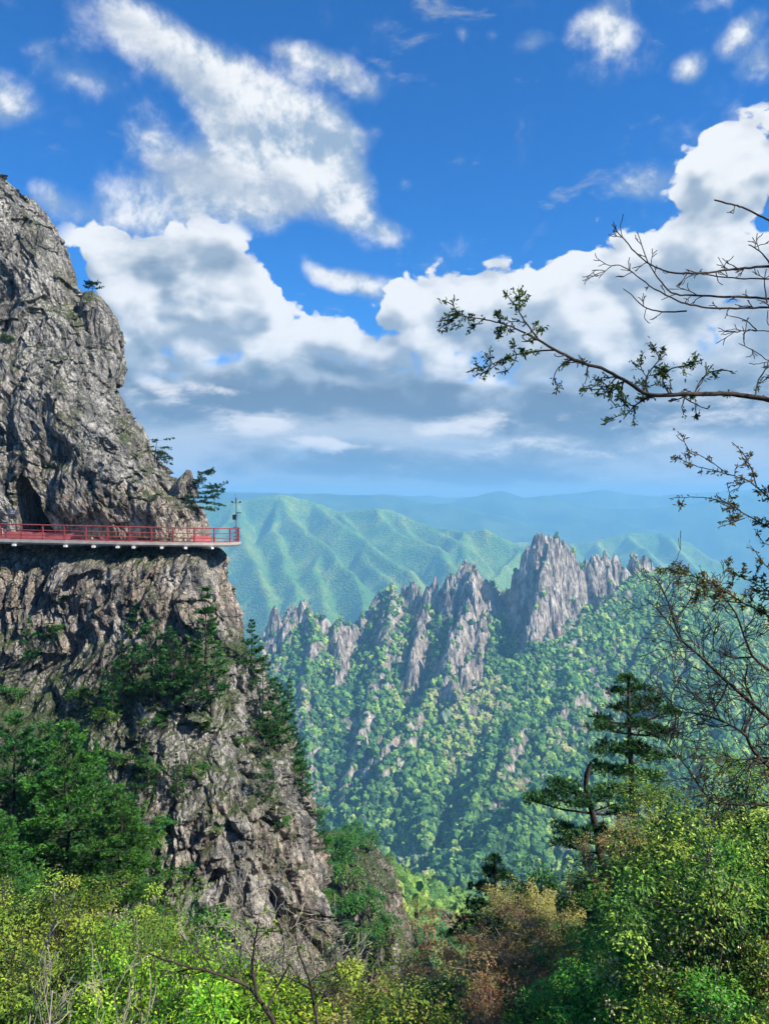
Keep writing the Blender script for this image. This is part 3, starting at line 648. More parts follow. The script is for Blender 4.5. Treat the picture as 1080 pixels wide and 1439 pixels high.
# ---------------------------------------------------------------- the plank walkway
MCONC = simple_mat('pale_concrete', (0.46, 0.41, 0.36), (0.32, 0.29, 0.25), 2.0, 0.85)
MRED = simple_mat('red_railing_paint', (0.38, 0.075, 0.075), (0.22, 0.05, 0.045), 4.0, 0.5)
MREDD = simple_mat('faded_red_panel', (0.42, 0.11, 0.12), (0.30, 0.08, 0.08), 1.5, 0.7)
MWHT = simple_mat('white_paint', (0.75, 0.74, 0.70), (0.6, 0.6, 0.57), 5.0, 0.6)
MDRK = simple_mat('dark_metal', (0.03, 0.035, 0.04), (0.06, 0.06, 0.065), 5.0, 0.5, 0.6)
MGAL = simple_mat('galvanised_metal', (0.25, 0.26, 0.27), (0.16, 0.17, 0.18), 8.0, 0.45, 0.7)
def tubes(segs, sides=6):                       # segs: (p0, p1, r0, r1) -> verts, faces
    A = np.array([s[0] for s in segs], float); B = np.array([s[1] for s in segs], float); r0 = np.array([s[2] for s in segs], float); r1 = np.array([s[3] for s in segs], float)
    d_ = B-A; L = np.linalg.norm(d_, axis=1, keepdims=True)+1e-9; d_ = d_/L
    ref = np.where(np.abs(d_[:, 2:3]) < 0.9, np.array([[0, 0, 1.0]]), np.array([[1.0, 0, 0]]))
    u = np.cross(d_, ref); u /= np.linalg.norm(u, axis=1, keepdims=True)+1e-9; v = np.cross(d_, u)
    th = np.arange(sides)/sides*2*math.pi
    ringv = u[:, None, :]*np.cos(th)[None, :, None]+v[:, None, :]*np.sin(th)[None, :, None]
    VA = A[:, None]+ringv*r0[:, None, None]; VB = B[:, None]+d_[:, None]*(r1[:, None, None]*0.4)+ringv*r1[:, None, None]
    V = np.concatenate([VA, VB], 1).reshape(-1, 3); n = len(segs)
    i = np.arange(sides); j = (i+1) % sides
    q = np.stack([i, j, j+sides, i+sides], -1)[None]+(np.arange(n)*2*sides)[:, None, None]
    return V, q.reshape(-1, 4)
def tube_obj(name, pts, r, m, parent, sides=8):
    V, Q = tubes([(pts[i], pts[i+1], r, r) for i in range(len(pts)-1)], sides)
    o = mesh_np(name, V, Q, m, parent, smooth=True); return o
def box_np(cx, cy_, cz, sx_, sy_, sz_, rz=0.0, bev=0.0):
    bm = bmesh.new(); bmesh.ops.create_cube(bm, size=1.0)
    for v in bm.verts: v.co = Vector((v.co.x*sx_, v.co.y*sy_, v.co.z*sz_))
    if bev: bmesh.ops.bevel(bm, geom=bm.edges[:], offset=bev, segments=2, affect='EDGES')
    bmesh.ops.transform(bm, matrix=Matrix.Translation((cx, cy_, cz)) @ Matrix.Rotation(rz, 4, 'Z'), verts=bm.verts); return bm
def bm_obj(name, bm, m, parent=None):
    me = bpy.data.meshes.new(name); bm.to_mesh(me); bm.free(); me.materials.append(m)
    o = bpy.data.objects.new(name, me); COL.objects.link(o)
    if parent: o.parent = parent
    return o
wpts = [(-150,49.6),(0,49.6),(100,49.7),(180,50.0),(240,50.5),(285,51.2),(315,52.2),(333,53.4)]
def wz(px): return -1.72-0.36*np.clip(px/337.0, -.5, 1)
OUT = [np.array([(px-540)/F*Y, Y, wz(px)]) for px, Y in wpts]
OUT.append(np.array([OUT[-1][0]+0.1, 54.8, OUT[-1][2]])); OUT.append(np.array([OUT[-1][0]-0.9, 56.6, OUT[-2][2]])); 
def resample(P, step):
    P = np.array(P); s = np.concatenate([[0], np.cumsum(np.linalg.norm(np.diff(P, axis=0), axis=1))])
    t = np.arange(0, s[-1]+1e-6, step); return np.stack([np.interp(t, s, P[:, k]) for k in range(3)], -1)
fine = resample(OUT, 0.25)
# smooth
for _ in range(6): fine[1:-1] = (fine[:-2]+fine[1:-1]*2+fine[2:])/4
tg = np.gradient(fine, axis=0); tg[:, 2] = 0; tg /= np.linalg.norm(tg, axis=1, keepdims=True)
inw = np.stack([-tg[:, 1], tg[:, 0], 0*tg[:, 0]], -1)            # towards the rock
wk = thing('cliff_walkway', 'long red railed walkway with a pale concrete edge hung across the sheer cliff', 'walkway', tuple(fine[40]))
O_ = fine[40]
def rel_(P): return np.asarray(P)-O_
def strip(name, prof, m, parent):               # sweep a closed (inward, z) profile along the walkway
    P = np.stack([fine + inw*a + np.array([0, 0, b]) for a, b in prof], 1); n, k = P.shape[:2]
    i = np.arange(n*k).reshape(n, k); q = np.stack([i[:-1, :], np.roll(i, -1, 1)[:-1, :], np.roll(i, -1, 1)[1:, :], i[1:, :]], -1).reshape(-1, 4)
    caps = [[0]+list(range(1, k)), list(range((n-1)*k, n*k))[::-1]]
    return mesh_np(name, rel_(P.reshape(-1, 3)), [q, np.array(caps)], m, parent)
strip('deck', [(0.0, 0.0), (0.0, -0.18), (0.08, -0.29), (2.4, -0.29), (2.4, 0.0)], MCONC, wk)
strip('kerb', [(2.05, 0.004), (2.05, 0.42), (2.2, 0.42), (2.2, 0.004)], MREDD, wk)['label'] = 'low red wall along the rock side of the deck'
rl = strip('railing', [(0.05, 0.02), (0.05, 0.09), (0.11, 0.09), (0.11, 0.02)], MRED, wk)
posts = resample(fine+inw*0.08, 1.36)
for p in posts:
    bm = box_np(*(rel_(p)+(0, 0, 0.49)), 0.085, 0.085, 1.0, 0, 0.012); bm_obj('post', bm, MRED, rl)
for h in (0.30, 0.60, 0.95):
    tube_obj('rail', rel_(fine+inw*0.08+np.array([0, 0, h])), 0.033 if h < .9 else 0.045, MRED, rl, 6)
for px in (20, 94, 131, 165, 190, 229, 261, 297, -40, -90):
    i = np.argmin(np.abs(540+F*fine[:, 0]/fine[:, 1]-px)+(fine[:, 1] > 54)*500)
    p = fine[i]+inw[i]*1.1; a = math.atan2(inw[i][1], inw[i][0])
    bm_obj('support_beam', box_np(*(rel_(p)+(0, 0, -0.365)), 2.5, 0.20, 0.14, a, 0.015), MWHT, wk)
# weather mast on the end platform
p = np.array([(332-540)/F*54.2, 54.2, wz(337)]); MST = thing('weather_mast', 'slim grey mast with wind gauges and a black box at the end of the walkway', 'mast', tuple(p))
tube_obj('pole', [(0, 0, 0), (0, 0, 3.05)], 0.035, MGAL, MST); tube_obj('crossbar', [(-0.28, 0, 2.72), (0.28, 0, 2.72)], 0.02, MGAL, MST)
tube_obj('lightning_rod', [(-0.05, 0, 2.7), (-0.05, 0, 3.35)], 0.014, MGAL, MST)
bm_obj('control_box', box_np(-0.12, -0.06, 1.72, 0.24, 0.16, 0.36, 0, 0.02), MDRK, MST); bm_obj('solar_panel', box_np(0.2, 0, 2.02, 0.32, 0.22, 0.05, 0, 0.01), MDRK, MST)
for sx_ in (-0.28, 0.28):
    V0, T0 = ico(2); mesh_np('wind_cup', V0*0.07+np.array([sx_, 0, 2.79]), T0, MDRK, MST, smooth=True); 
# notice board by the cave
p = on_cliff(20, 719); p[1] -= 0.25
SG = thing('notice_board', 'small dark notice board with two pale lines of writing beside the cave mouth', 'sign', tuple(p))
bm_obj('board', box_np(0, 0, 0, 0.62, 0.05, 0.34, 0.1, 0.01), simple_mat('slate_board', (0.05, 0.06, 0.09), (0.08, 0.09, 0.12)), SG)
rs = np.random.RandomState(3)
for r_, zz in ((9, 0.07), (7, -0.06)):
    bm = bmesh.new()
    for k_ in range(r_):
        b2 = box_np(-0.24+0.055*k_+0.02*(9-r_), -0.032, zz, 0.032, 0.008, rs.uniform(0.04, 0.06), 0)
        me = bpy.data.meshes.new('t'); b2.to_mesh(me); b2.free(); bm.from_mesh(me); bpy.data.meshes.remove(me)
    bm_obj('writing', bm, MWHT, SG)
for sx_ in (-0.22, 0.22): tube_obj('post', [(sx_, 0.02, -0.17), (sx_, 0.02, -0.95)], 0.025, MDRK, SG)
# ---------------------------------------------------------------- plants
MBARK = simple_mat('dark_bark', (0.035, 0.028, 0.022), (0.075, 0.06, 0.05), 14.0, 0.95, 0.0, 0.6)
MBARKG = simple_mat('grey_bark', (0.20, 0.175, 0.14), (0.38, 0.34, 0.28), 10.0, 0.95, 0.0, 0.6)
MLEAF = leaf_mat('leaf', 0.32, 1.0, 0.5)
MNEED = leaf_mat('needle', 0.22, 1.0, 0.6)
def unit(v): return v/(np.linalg.norm(v, axis=-1, keepdims=True)+1e-9)
def blades(P, A, L, Wd, rs, cols, fold=0.0, up=None):
    """one pointed leaf (four corners) per row: base P, axis A, length L, width Wd"""
    n = len(P); A = unit(A)
    ref = unit(rs.normal(size=(n, 3))) if up is None else unit(up+rs.normal(size=(n, 3))*0.22)
    S = unit(np.cross(A, ref)); U = np.cross(S, A)
    L = np.broadcast_to(L, (n,))[:, None]; Wd = np.broadcast_to(Wd, (n,))[:, None]
    m_ = P+A*L*0.45+U*L*fold
    V = np.stack([P, m_+S*Wd*0.5, P+A*L, m_-S*Wd*0.5], 1).reshape(-1, 3)
    Q = np.arange(n*4).reshape(n, 4)
    return V, Q, np.repeat(cols, 4, 0)
def join(parts):
    V = []; Q = []; T = []; k = 0
    for v, q, t in parts: V.append(v); Q.append(q+k); T.append(t); k += len(v)
    return np.concatenate(V), np.concatenate(Q), np.concatenate(T)
def pick(rs, n, pal, w=None, jit=0.18):
    pal = np.array(pal); c = pal[rs.choice(len(pal), n, p=w)]
    return c*rs.uniform(1-jit, 1+jit, (n, 1))

def grow(rs, start, direc, length, r, depth, segs, tips, spread=0.7, curl=0.25, up=0.15, nb=(2, 4), shrink=0.68, taper=0.55, minr=0.004, step=4):
    p = np.array(start, float); d_ = unit(np.array(direc, float)); n = step; rr = r; side = []
    for i in range(n):
        q = p + d_*length/n; r2 = max(minr, r*(1-(1-taper)*(i+1)/n))
        segs.append((p, q, rr, r2)); side.append((q, d_.copy(), r2)); tips.append((q, d_.copy(), depth))
        p, rr = q, r2
        d_ = unit(d_ + rs.normal(size=3)*curl + np.array([0, 0, up]))
    if depth <= 0: return
    for _ in range(rs.randint(nb[0], nb[1]+1)):
        q, dd, r2 = side[rs.randint(max(0, n-3-(depth > 2)), n)]
        a = unit(dd + unit(np.cross(dd, rs.normal(size=3)))*spread*rs.uniform(0.7, 1.3))
        grow(rs, q, a, length*shrink*rs.uniform(0.75, 1.2), r2*0.75, depth-1, segs, tips, spread, curl, up, nb, shrink, taper, minr, step)

def bush(name, label, cat, loc, group, seed, h=2.4, stems=5, pal=None, leaf=0.075, perclump=7, clump=0.13, depth=3, bare=0.0, bark=None, spreadb=0.9, nb=(2, 4), up=0.15, wide=0.5, part=('stem', 'foliage'), blossom=None, keep=1.0, pendant=0.0, r0=0.03, nleafmax=26000, ncl=0):
    rs = np.random.RandomState(seed); segs = []; tips = []
    for s_ in range(stems):
        a = rs.uniform(0, 6.283); d_ = (math.cos(a)*wide*rs.uniform(0.3, 1.2), math.sin(a)*wide*rs.uniform(0.3, 1.2), 1.0)
        grow(rs, (math.cos(a)*0.08*h*0.3, math.sin(a)*0.08*h*0.3, 0), d_, h*0.42*rs.uniform(0.8, 1.15), r0*rs.uniform(0.7, 1.1), depth, segs, tips, spreadb, 0.16, up, nb)
    root = thing(name, label, cat, loc, group)
    wood_ = tubes(segs, 4 if len(segs) > 500 else 6); leafs = []
    T = [(q, d_) for q, d_, dp in tips if dp <= 1]
    P = np.array([t[0] for t in T]); D = np.array([t[1] for t in T])
    if ncl and len(P) > ncl:
        w_ = (P[:, 2]-P[:, 2].min()+0.3)*(0.4+np.hypot(P[:, 0], P[:, 1])); sel_ = rs.choice(len(P), ncl, replace=False, p=w_/w_.sum()); P, D = P[sel_], D[sel_]
    else:
        k_ = rs.rand(len(P)) > bare; P, D = P[k_], D[k_]
    if len(P):
        per = max(1, min(perclump, int(nleafmax/len(P)))); n = len(P)*per
        R_ = np.repeat(clump*rs.uniform(0.6, 1.4, len(P)), per); th = rs.uniform(0, 6.283, n); r_ = np.sqrt(rs.rand(n))
        off = np.stack([np.cos(th)*r_*R_, np.sin(th)*r_*R_, R_*(0.30*(1-r_**2*1.3)+rs.normal(size=n)*0.16)], -1)
        P2 = np.repeat(P, per, 0)+off
        A = np.repeat(D, per, 0)*0.3+np.stack([np.cos(th), np.sin(th), -0.25-r_*0.5], -1)*0.7+rs.normal(size=(n, 3))*0.32
        cl = np.repeat(pick(rs, len(P), pal, None, 0.42), per, 0)*rs.uniform(0.86, 1.14, (n, 1))
        leafs.append(blades(P2, A, leaf*rs.uniform(0.6, 1.3, n), leaf*0.5*rs.uniform(0.8, 1.2, n), rs, cl, 0.10, up=np.array([0, 0, 1.0])))
        if blossom:
            k_ = rs.rand(len(P)) < blossom[1]; P3 = np.repeat(P[k_], 60, 0); n = len(P3)
            P3 = P3+rs.normal(size=(n, 3))*np.array([0.13, 0.13, 0.05])+np.array([0, 0, 0.03])
            leafs.append(blades(P3, rs.normal(size=(n, 3)), 0.032, 0.03, rs, pick(rs, n, blossom[0])))
    crown_mesh('crown', root, wood_, leafs, bark or MBARK, MLEAF)
    return root

GREEN_N = [(0.014, 0.065, 0.024), (0.022, 0.10, 0.03), (0.04, 0.15, 0.035), (0.07, 0.21, 0.04)]
LIME_N = [(0.03, 0.11, 0.02), (0.06, 0.20, 0.025), (0.10, 0.27, 0.03), (0.17, 0.34, 0.04)]
DARK_N = [(0.010, 0.030, 0.018), (0.014, 0.045, 0.022), (0.022, 0.07, 0.03)]
def pine(name, label, cat, loc, group, seed, h=5.0, base=0.25, wid=1.6, levels=12, per=5, pal=GREEN_N, tuft=0.16, blade_w=0.035, nblade=9, tdens=9.0, droop=0.0, lean=(0, 0), shape=0.9, bark=None, trunk_r=0.07, gap=0.0, flat=0.45, uptip=0.25, side_bias=None, sub=True, ragged=0.25):
    rs = np.random.RandomState(seed); segs = []; root = thing(name, label, cat, loc, group)
    n = 12; zt = np.linspace(0, h, n+1); wob = np.cumsum(rs.normal(size=(n+1, 2))*h*0.006, 0)
    cx = lean[0]*zt/h+wob[:, 0]; cyv = lean[1]*zt/h+wob[:, 1]
    tr = trunk_r*(1-zt/h*0.92)
    tseg = [((cx[i], cyv[i], zt[i]), (cx[i+1], cyv[i+1], zt[i+1]), tr[i], tr[i+1]) for i in range(n)]
    V, Q = tubes(tseg, 8); mesh_np('trunk', V, Q, bark or MBARK, root, smooth=True)
    TP = []; TD = []
    for lv in range(levels):
        f = base+(1-base)*(lv+0.5)/levels; f = min(0.99, f+rs.uniform(-.5, .5)/levels*0.8)
        for b in range(per):
            if rs.rand() < gap: continue
            a = rs.uniform(0, 6.283)
            g = (f-base)/(1-base)
            prof = (1-g)**shape*(0.55+0.45*min(1, g*5+0.3)) if shape > 0 else 1
            L = wid*max(0.10, prof)*rs.uniform(1-ragged, 1+ragged)
            if side_bias is not None: L *= 1+0.7*(math.cos(a-side_bias))
            z = f*h; p = np.array([np.interp(z, zt, cx), np.interp(z, zt, cyv), z]); d_ = np.array([math.cos(a), math.sin(a), 0.12-droop+0.5*g])
            d_ = unit(d_); m_ = max(4, int(L/0.22)); r_ = max(0.006, trunk_r*0.28*(1-g*0.7)); pts = [p]
            for i in range(m_):
                q = p+d_*L/m_; segs.append((p, q, r_*(1-i/m_*0.8), r_*(1-(i+1)/m_*0.8))); p = q; pts.append(p)
                d_ = unit(d_+rs.normal(size=3)*0.06+np.array([0, 0, uptip/m_ - droop*0.3/m_]))
            pts = np.array(pts); side_v = np.array([-math.sin(a), math.cos(a), 0])
            nt = max(4, int(L*tdens))
            t = rs.uniform(0.22, 1.0, nt)**0.8; base_p = np.stack([np.interp(t*m_, np.arange(m_+1), pts[:, k]) for k in range(3)], -1)
            off = rs.uniform(-1, 1, nt)*flat*L*(1.08-t)**0.7*(0.6 if L > 1 else 0.8)
            P = base_p+side_v*off[:, None]+np.array([math.cos(a), math.sin(a), 0])*np.abs(off)[:, None]*0.5
            P[:, 2] += rs.normal(size=nt)*0.045*min(1.2, L)
            if sub:
                for k in range(0, nt, 2): segs.append((base_p[k], P[k], 0.005, 0.003))
            TP.append(P); TD.append(np.stack([math.cos(a)+side_v[0]*np.sign(off)*0.8, math.sin(a)+side_v[1]*np.sign(off)*0.8, 0.55+rs.uniform(-.3, .3, nt)], -1))
    P = np.concatenate(TP); D = unit(np.concatenate(TD)); n = len(P)
    cl = np.repeat(pick(rs, n, pal), nblade, 0)
    A = np.repeat(D, nblade, 0)*0.9+rs.normal(size=(n*nblade, 3))*np.array([0.5, 0.5, 0.35])
    P2 = np.repeat(P, nblade, 0)+rs.normal(size=(n*nblade, 3))*tuft*0.12
    v, q, t = blades(P2, A, tuft*rs.uniform(0.7, 1.25, n*nblade), blade_w, rs, cl)
    crown_mesh('crown', root, tubes(segs, 4), [(v, q, t)], bark or MBARK, MNEED)
    return root
def copy_tree(o, label, loc, rz=0.0, sc=1.0, group=None):
    c = o.copy(); COL.objects.link(c); c.location = loc; c.rotation_euler = (0, 0, rz); c.scale = (sc, sc, sc) if np.ndim(sc) == 0 else sc
    c['label'] = label
    if group: c['group'] = group
    for ch in [x for x in o.children]:
        k = ch.copy(); COL.objects.link(k); k.parent = c
    return c
# ---------------------------------------------------------------- the near hillside
def ground_z(x, y):
    x = np.asarray(x, float); y = np.asarray(y, float)
    z = -3.6 - 0.45*y + 0.56*np.maximum(x, -0.5) + 0.34*np.maximum(-x-1.5, 0)
    mid_ = np.exp(-((x+1.0)/5.0)**2)
    z = z - 0.42*np.maximum(0, y-13)*mid_ - 0.24*np.maximum(0, y-14.5)
    return z + fbm(x/3, y/3, 0, 3, seed=301)*0.5 + fbm(x/0.6, y/0.6, 0, 2, seed=302)*0.10
hx = np.concatenate([np.arange(-34, -14, 0.8), np.arange(-14, 14, 0.2), np.arange(14, 30, 0.8)]); hy = np.concatenate([np.arange(-3, 30, 0.22), np.arange(30, 80, 0.8)])
HX, HY = np.meshgrid(hx, hy); HZ = ground_z(HX, HY)
m, N, o = mat('leaf_litter')
p_ = N.new('ShaderNodeNewGeometry').outputs['Position']
n1 = N.noise(p_, 1.2, 8, 0.7); n2 = N.noise(p_, 14, 4, 0.7)
c = N.ramp(n1, [(0.3, (0.035, 0.022, 0.012)), (0.5, (0.09, 0.055, 0.03)), (0.62, (0.06, 0.08, 0.02)), (0.75, (0.10, 0.13, 0.03))])
principled(N, o, N.mix(N.ss(n2, 0.4, 0.6, 0.5, 0.0), c, (0.02, 0.015, 0.01)), 0.95, bumpn(N, n2, 0.8, 0.06))
mesh_np('slope', np.stack([HX, HY, HZ], -1).reshape(-1, 3), grid_faces(*HX.shape), m, smooth=True, kind='structure')
OLIVE = [(0.15, 0.25, 0.03), (0.22, 0.33, 0.035), (0.30, 0.39, 0.05), (0.06, 0.12, 0.02)]
LIME = [(0.16, 0.38, 0.02), (0.27, 0.50, 0.025), (0.38, 0.56, 0.04), (0.07, 0.20, 0.02)]
MIDG = [(0.07, 0.26, 0.03), (0.13, 0.42, 0.045), (0.25, 0.54, 0.06), (0.03, 0.12, 0.02)]
DEEP = [(0.02, 0.09, 0.02), (0.04, 0.14, 0.03), (0.06, 0.18, 0.03)]
RUSS = [(0.30, 0.15, 0.06), (0.42, 0.22, 0.10), (0.50, 0.30, 0.15), (0.18, 0.14, 0.04), (0.24, 0.22, 0.05)]
YELG = [(0.25, 0.38, 0.05), (0.38, 0.48, 0.08), (0.13, 0.26, 0.04), (0.05, 0.12, 0.02)]
rs = np.random.RandomState(11)
n = 60000; ux = rs.uniform(-15, 13, n); uy = 2.5+rs.uniform(0, 1, n)**1.3*34
k_ = (ux/uy > -0.6) & (ux/uy < 0.6); ux, uy = ux[k_], uy[k_]; n = len(ux)
cov = fbm(ux/1.5, uy/1.5, 0, 3, seed=310); hgt = rs.rand(n)**1.6*0.7*(0.6+cov)
P = np.stack([ux, uy, ground_z(ux, uy)+np.maximum(0, hgt)], -1)
cl = np.where((cov > 0.05)[:, None], pick(rs, n, OLIVE+MIDG), pick(rs, n, OLIVE+RUSS[:3]+DEEP))
v, q, t = blades(P, rs.normal(size=(n, 3))+np.array([0, 0, 0.5]), rs.uniform(0.04, 0.10, n), rs.uniform(0.02, 0.045, n), rs, cl, 0.05)
ug = mesh_np('undergrowth', v, q, MLEAF, attrs={'tint': t}, kind='stuff'); ug['label'] = 'low leafy ground cover and litter on the near hillside'

def base_of(px, pytop, Y):
    T = at(px, pytop, Y); g = float(ground_z(T[0], T[1])); return (T[0], T[1], g-0.05), T[2]-g
SPC = {}
def put(kind, px, pytop, Y, label, name=None, wide=1.0, seed=0):
    """stand a bush of one kind on the hillside so that its top reaches a given height"""
    spec = KINDS_[kind]; loc, hh = base_of(px, pytop, Y); hh = max(hh, 0.6)
    if kind not in SPC:
        SPC[kind] = bush(spec['name'], label, spec['cat'], loc, spec['group'], **spec['kw']); o = SPC[kind]
        zs_ = []
        for ch in o.children: 
            a = np.empty(len(ch.data.vertices)*3, np.float32); ch.data.vertices.foreach_get('co', a); zs_.append(np.percentile(a[2::3], 99.0))
        o['_']= 0; del o['_']; SPC[kind+'_h'] = max(zs_)
        tgt = o
    else: tgt = copy_tree(SPC[kind], label, loc, rz=rs.uniform(0, 6.28))
    s = hh/SPC[kind+'_h']; w_ = s*wide*min(1.5, max(0.8, (2.2/hh)**0.4)); tgt.scale = (w_, w_, s)
    return tgt
def K_(name, cat, group, **kw): return dict(name=name, cat=cat, group=group, kw=kw)
KINDS_ = {
 'olive': K_('leafy_shrub', 'shrub', 'olive leaved shrubs on the near slope', seed=21, h=2.6, stems=8, pal=OLIVE, leaf=0.055, perclump=70, clump=0.20, ncl=130, depth=3, wide=0.6),
 'lime': K_('lime_shrub', 'shrub', 'bright lime shrubs at the foot of the view', seed=22, h=2.2, stems=8, pal=LIME, leaf=0.045, perclump=100, clump=0.20, ncl=120, depth=3, wide=0.7),
 'maple': K_('maple_shrub', 'shrub', 'fresh green maple shrubs on the right', seed=23, h=2.6, stems=8, pal=MIDG, leaf=0.065, perclump=85, clump=0.26, ncl=110, depth=3, wide=0.65),
 'russet': K_('russet_shrub', 'shrub', 'russet budding shrubs on the right', seed=24, h=2.5, stems=9, pal=RUSS, leaf=0.040, perclump=55, clump=0.15, ncl=230, depth=3, wide=0.5, bark=MBARKG),
 'yellow': K_('young_tree', 'tree', 'yellow green young trees on the right', seed=25, h=3.2, stems=5, pal=YELG, leaf=0.058, perclump=85, clump=0.25, ncl=110, depth=3, wide=0.6, r0=0.045, up=0.08),
 'deep': K_('dark_shrub', 'shrub', 'dark green shrubs in the hollows', seed=26, h=2.4, stems=7, pal=DEEP+MIDG[:1], leaf=0.07, perclump=60, clump=0.24, ncl=140, depth=3, wide=0.6),
 'blossom': K_('blossoming_shrub', 'shrub', 'shrubs with cream blossom', seed=27, h=2.6, stems=7, pal=YELG[2:]+MIDG[:2]+OLIVE[:2], leaf=0.055, perclump=60, clump=0.20, ncl=170, depth=3, wide=0.6, blossom=([(0.80, 0.72, 0.52), (0.72, 0.52, 0.38), (0.85, 0.80, 0.62)], 0.55)),
 'twig': K_('bare_shrub', 'shrub', 'leafless grey shrubs', seed=28, h=2.6, stems=9, pal=YELG, leaf=0.04, perclump=3, clump=0.05, depth=4, wide=0.65, bare=0.8, bark=MBARKG, r0=0.034, nb=(2, 3), up=0.03),
 'wand': K_('twiggy_shrub', 'shrub', 'ochre twiggy shrubs', seed=29, h=2.2, stems=16, pal=[(0.42, 0.34, 0.10), (0.50, 0.42, 0.14), (0.26, 0.29, 0.07)], leaf=0.045, perclump=12, clump=0.09, depth=3, wide=0.3, bark=MBARKG, spreadb=0.45, r0=0.014),
}
L_ = [
 # left foreground
 ('olive',20,1232,13,'olive yellow shrub at the left edge just under the bright conifers'),('olive',80,1262,12,'olive shrub with pale upright leaves right of the left edge'),('olive',140,1285,12.5,'olive shrub below the broad conifer crown'),
 ('blossom',190,1310,12,'pale flecked shrub between the left conifers and the rock foot'),('olive',40,1310,9,'nearer olive shrub in the bottom left corner'),('twig',25,1350,7,'grey leafless tangle in the bottom left corner'),
 ('olive',120,1335,8.5,'olive shrub behind the lime foliage at the bottom left'),('lime',190,1355,8,'bright lime shrub left of the forked dark sapling'),('lime',260,1348,8.5,'bright lime shrub under the forked dark sapling'),
 ('lime',330,1355,9,'bright lime shrub at the foot of the bare thicket'),('lime',395,1385,8,'low lime shrub right of the bare thicket foot'),('twig',140,1385,6.5,'nearest bare tangle on the bottom edge left of the lime shrubs'),
 ('lime',235,1405,6.5,'low lime shrub on the bottom edge beneath the sapling'),('twig',330,1275,12,'tall bleached bare shrub against the fluted rock foot'),('twig',400,1270,13,'bleached bare shrub in the middle of the thicket before the rock'),
 ('twig',455,1300,12,'bleached bare shrub at the right end of the thicket'),('twig',370,1320,10,'smaller bare shrub in front of the bleached thicket'),('twig',285,1310,11,'bare shrub at the left end of the thicket'),
 ('olive',440,1395,9,'low yellowish shrub at the bottom centre left'),('wand',480,1385,10,'ochre twiggy shrub at the bottom centre'),('olive',530,1390,10,'yellowish shrub under the low crag'),('wand',575,1400,10,'ochre twiggy shrub at the bottom beside the ravine'),
 ('deep',235,1290,16,'dark shrub at the foot of the rock left of the bare thicket'),('deep',300,1330,14,'dark low shrub behind the lime foliage'),('olive',500,1410,7.5,'yellowish shrub touching the bottom edge at the centre'),('wand',420,1425,7,'low ochre shrub touching the bottom edge'),
 ('olive',215,1270,18,'light shrub clinging beside the lowest left conifer'),
 # right foreground
 ('deep',620,1370,12,'dark green shrub at the bottom centre right'),('russet',695,1272,11.5,'russet shrub below the small dark pine'),('russet',648,1330,10.5,'low russet shrub left of the taller russet one'),('russet',748,1292,10.5,'russet shrub between the small pine and the maple green'),
 ('wand',765,1252,13,'ochre shrub above the russet ones'),('deep',735,1238,16,'dark rounded shrub right of the small pine'),('maple',825,1300,10.5,'fresh green maple shrub right of the russet shrubs'),('maple',890,1270,10,'fresh green maple shrub below the leaning snag'),
 ('maple',835,1345,8.5,'nearer maple shrub at the bottom right of centre'),('maple',900,1300,8.5,'fresh green maple shrub left of the blossom'),('wand',800,1225,15,'ochre shrub at the left foot of the leaning snag'),
 ('wand',880,1160,15,'tall ochre shrub beneath the upright pine'),('wand',925,1140,15,'ochre shrub right of the upright pine trunk'),('deep',858,1215,15,'dark shrub at the foot of the leaning snag'),
 ('yellow',1000,1120,10,'yellow green young tree beneath the bare limbs'),('yellow',1055,1078,9.5,'tallest yellow green young tree at the right edge'),('yellow',975,1175,11,'yellow green young tree right of the ochre shrubs'),('yellow',1085,1150,7.0,'nearer yellow green young tree cut by the right edge'),
('maple',1050,1205,8,'maple shrub below the yellow green trees at the right edge'),('blossom',1010,1245,6.6,'cream blossoming shrub nearest the right edge'),('blossom',955,1315,6.4,'lower blossoming shrub left of the larger one'),
 ('olive',1075,1290,6.5,'olive shrub low in the right corner'),('maple',1010,1370,6,'maple shrub in the bottom right corner'),('maple',880,1370,6.8,'maple shrub on the bottom edge right of centre'),('olive',960,1400,5.6,'olive shrub on the bottom edge at the right'),
 ('russet',700,1380,8.5,'russet shrub on the bottom edge'),('maple',780,1370,8,'maple shrub on the bottom edge between russet and maple green'),('deep',600,1425,8,'dark shrub low on the bottom edge at the centre'),('olive',655,1415,9,'yellowish shrub on the bottom edge by the russet one'),
 ('maple',985,1200,9,'maple shrub under the middle yellow green tree'),
]
for k_, px, py, Y, lb in L_: put(k_, px, py, Y, lb, wide=0.62 if (k_ == 'blossom' and Y < 7) else 0.85 if Y < 8.6 else 1.0)

# ---------------------------------------------------------------- conifers
def pine_at(o, px, pytop, pybase, label, depth=None, rz=None, wide=1.0, H=5.0, back=0.0):
    p = on_cliff(px, pybase) if depth is None else at(px, pybase, depth)
    p = p.copy(); p[1] += 0.15+back
    h = (pybase-pytop)/F*p[1]; s = h/H
    c = copy_tree(o, label, tuple(p), rs.uniform(0, 6.28) if rz is None else rz, (s*wide, s*wide, s)) if o.get('used') else o
    if c is o: o['used'] = 1; o.location = tuple(p); o.scale = (s*wide, s*wide, s); o['label'] = label
    return c
GP = 'dark pines rooted in the ledges of the cliff'
PA = pine('cliff_pine', 'x', 'pine', (0, 0, 0), GP, 401, 5.0, 0.10, 1.5, 13, 6, GREEN_N, 0.17, 0.05, 8, 11)
PB = pine('cliff_pine', 'x', 'pine', (0, 0, 0), GP, 402, 5.0, 0.12, 1.05, 15, 5, GREEN_N+LIME_N[:1], 0.17, 0.05, 8, 12, lean=(0.3, 0))
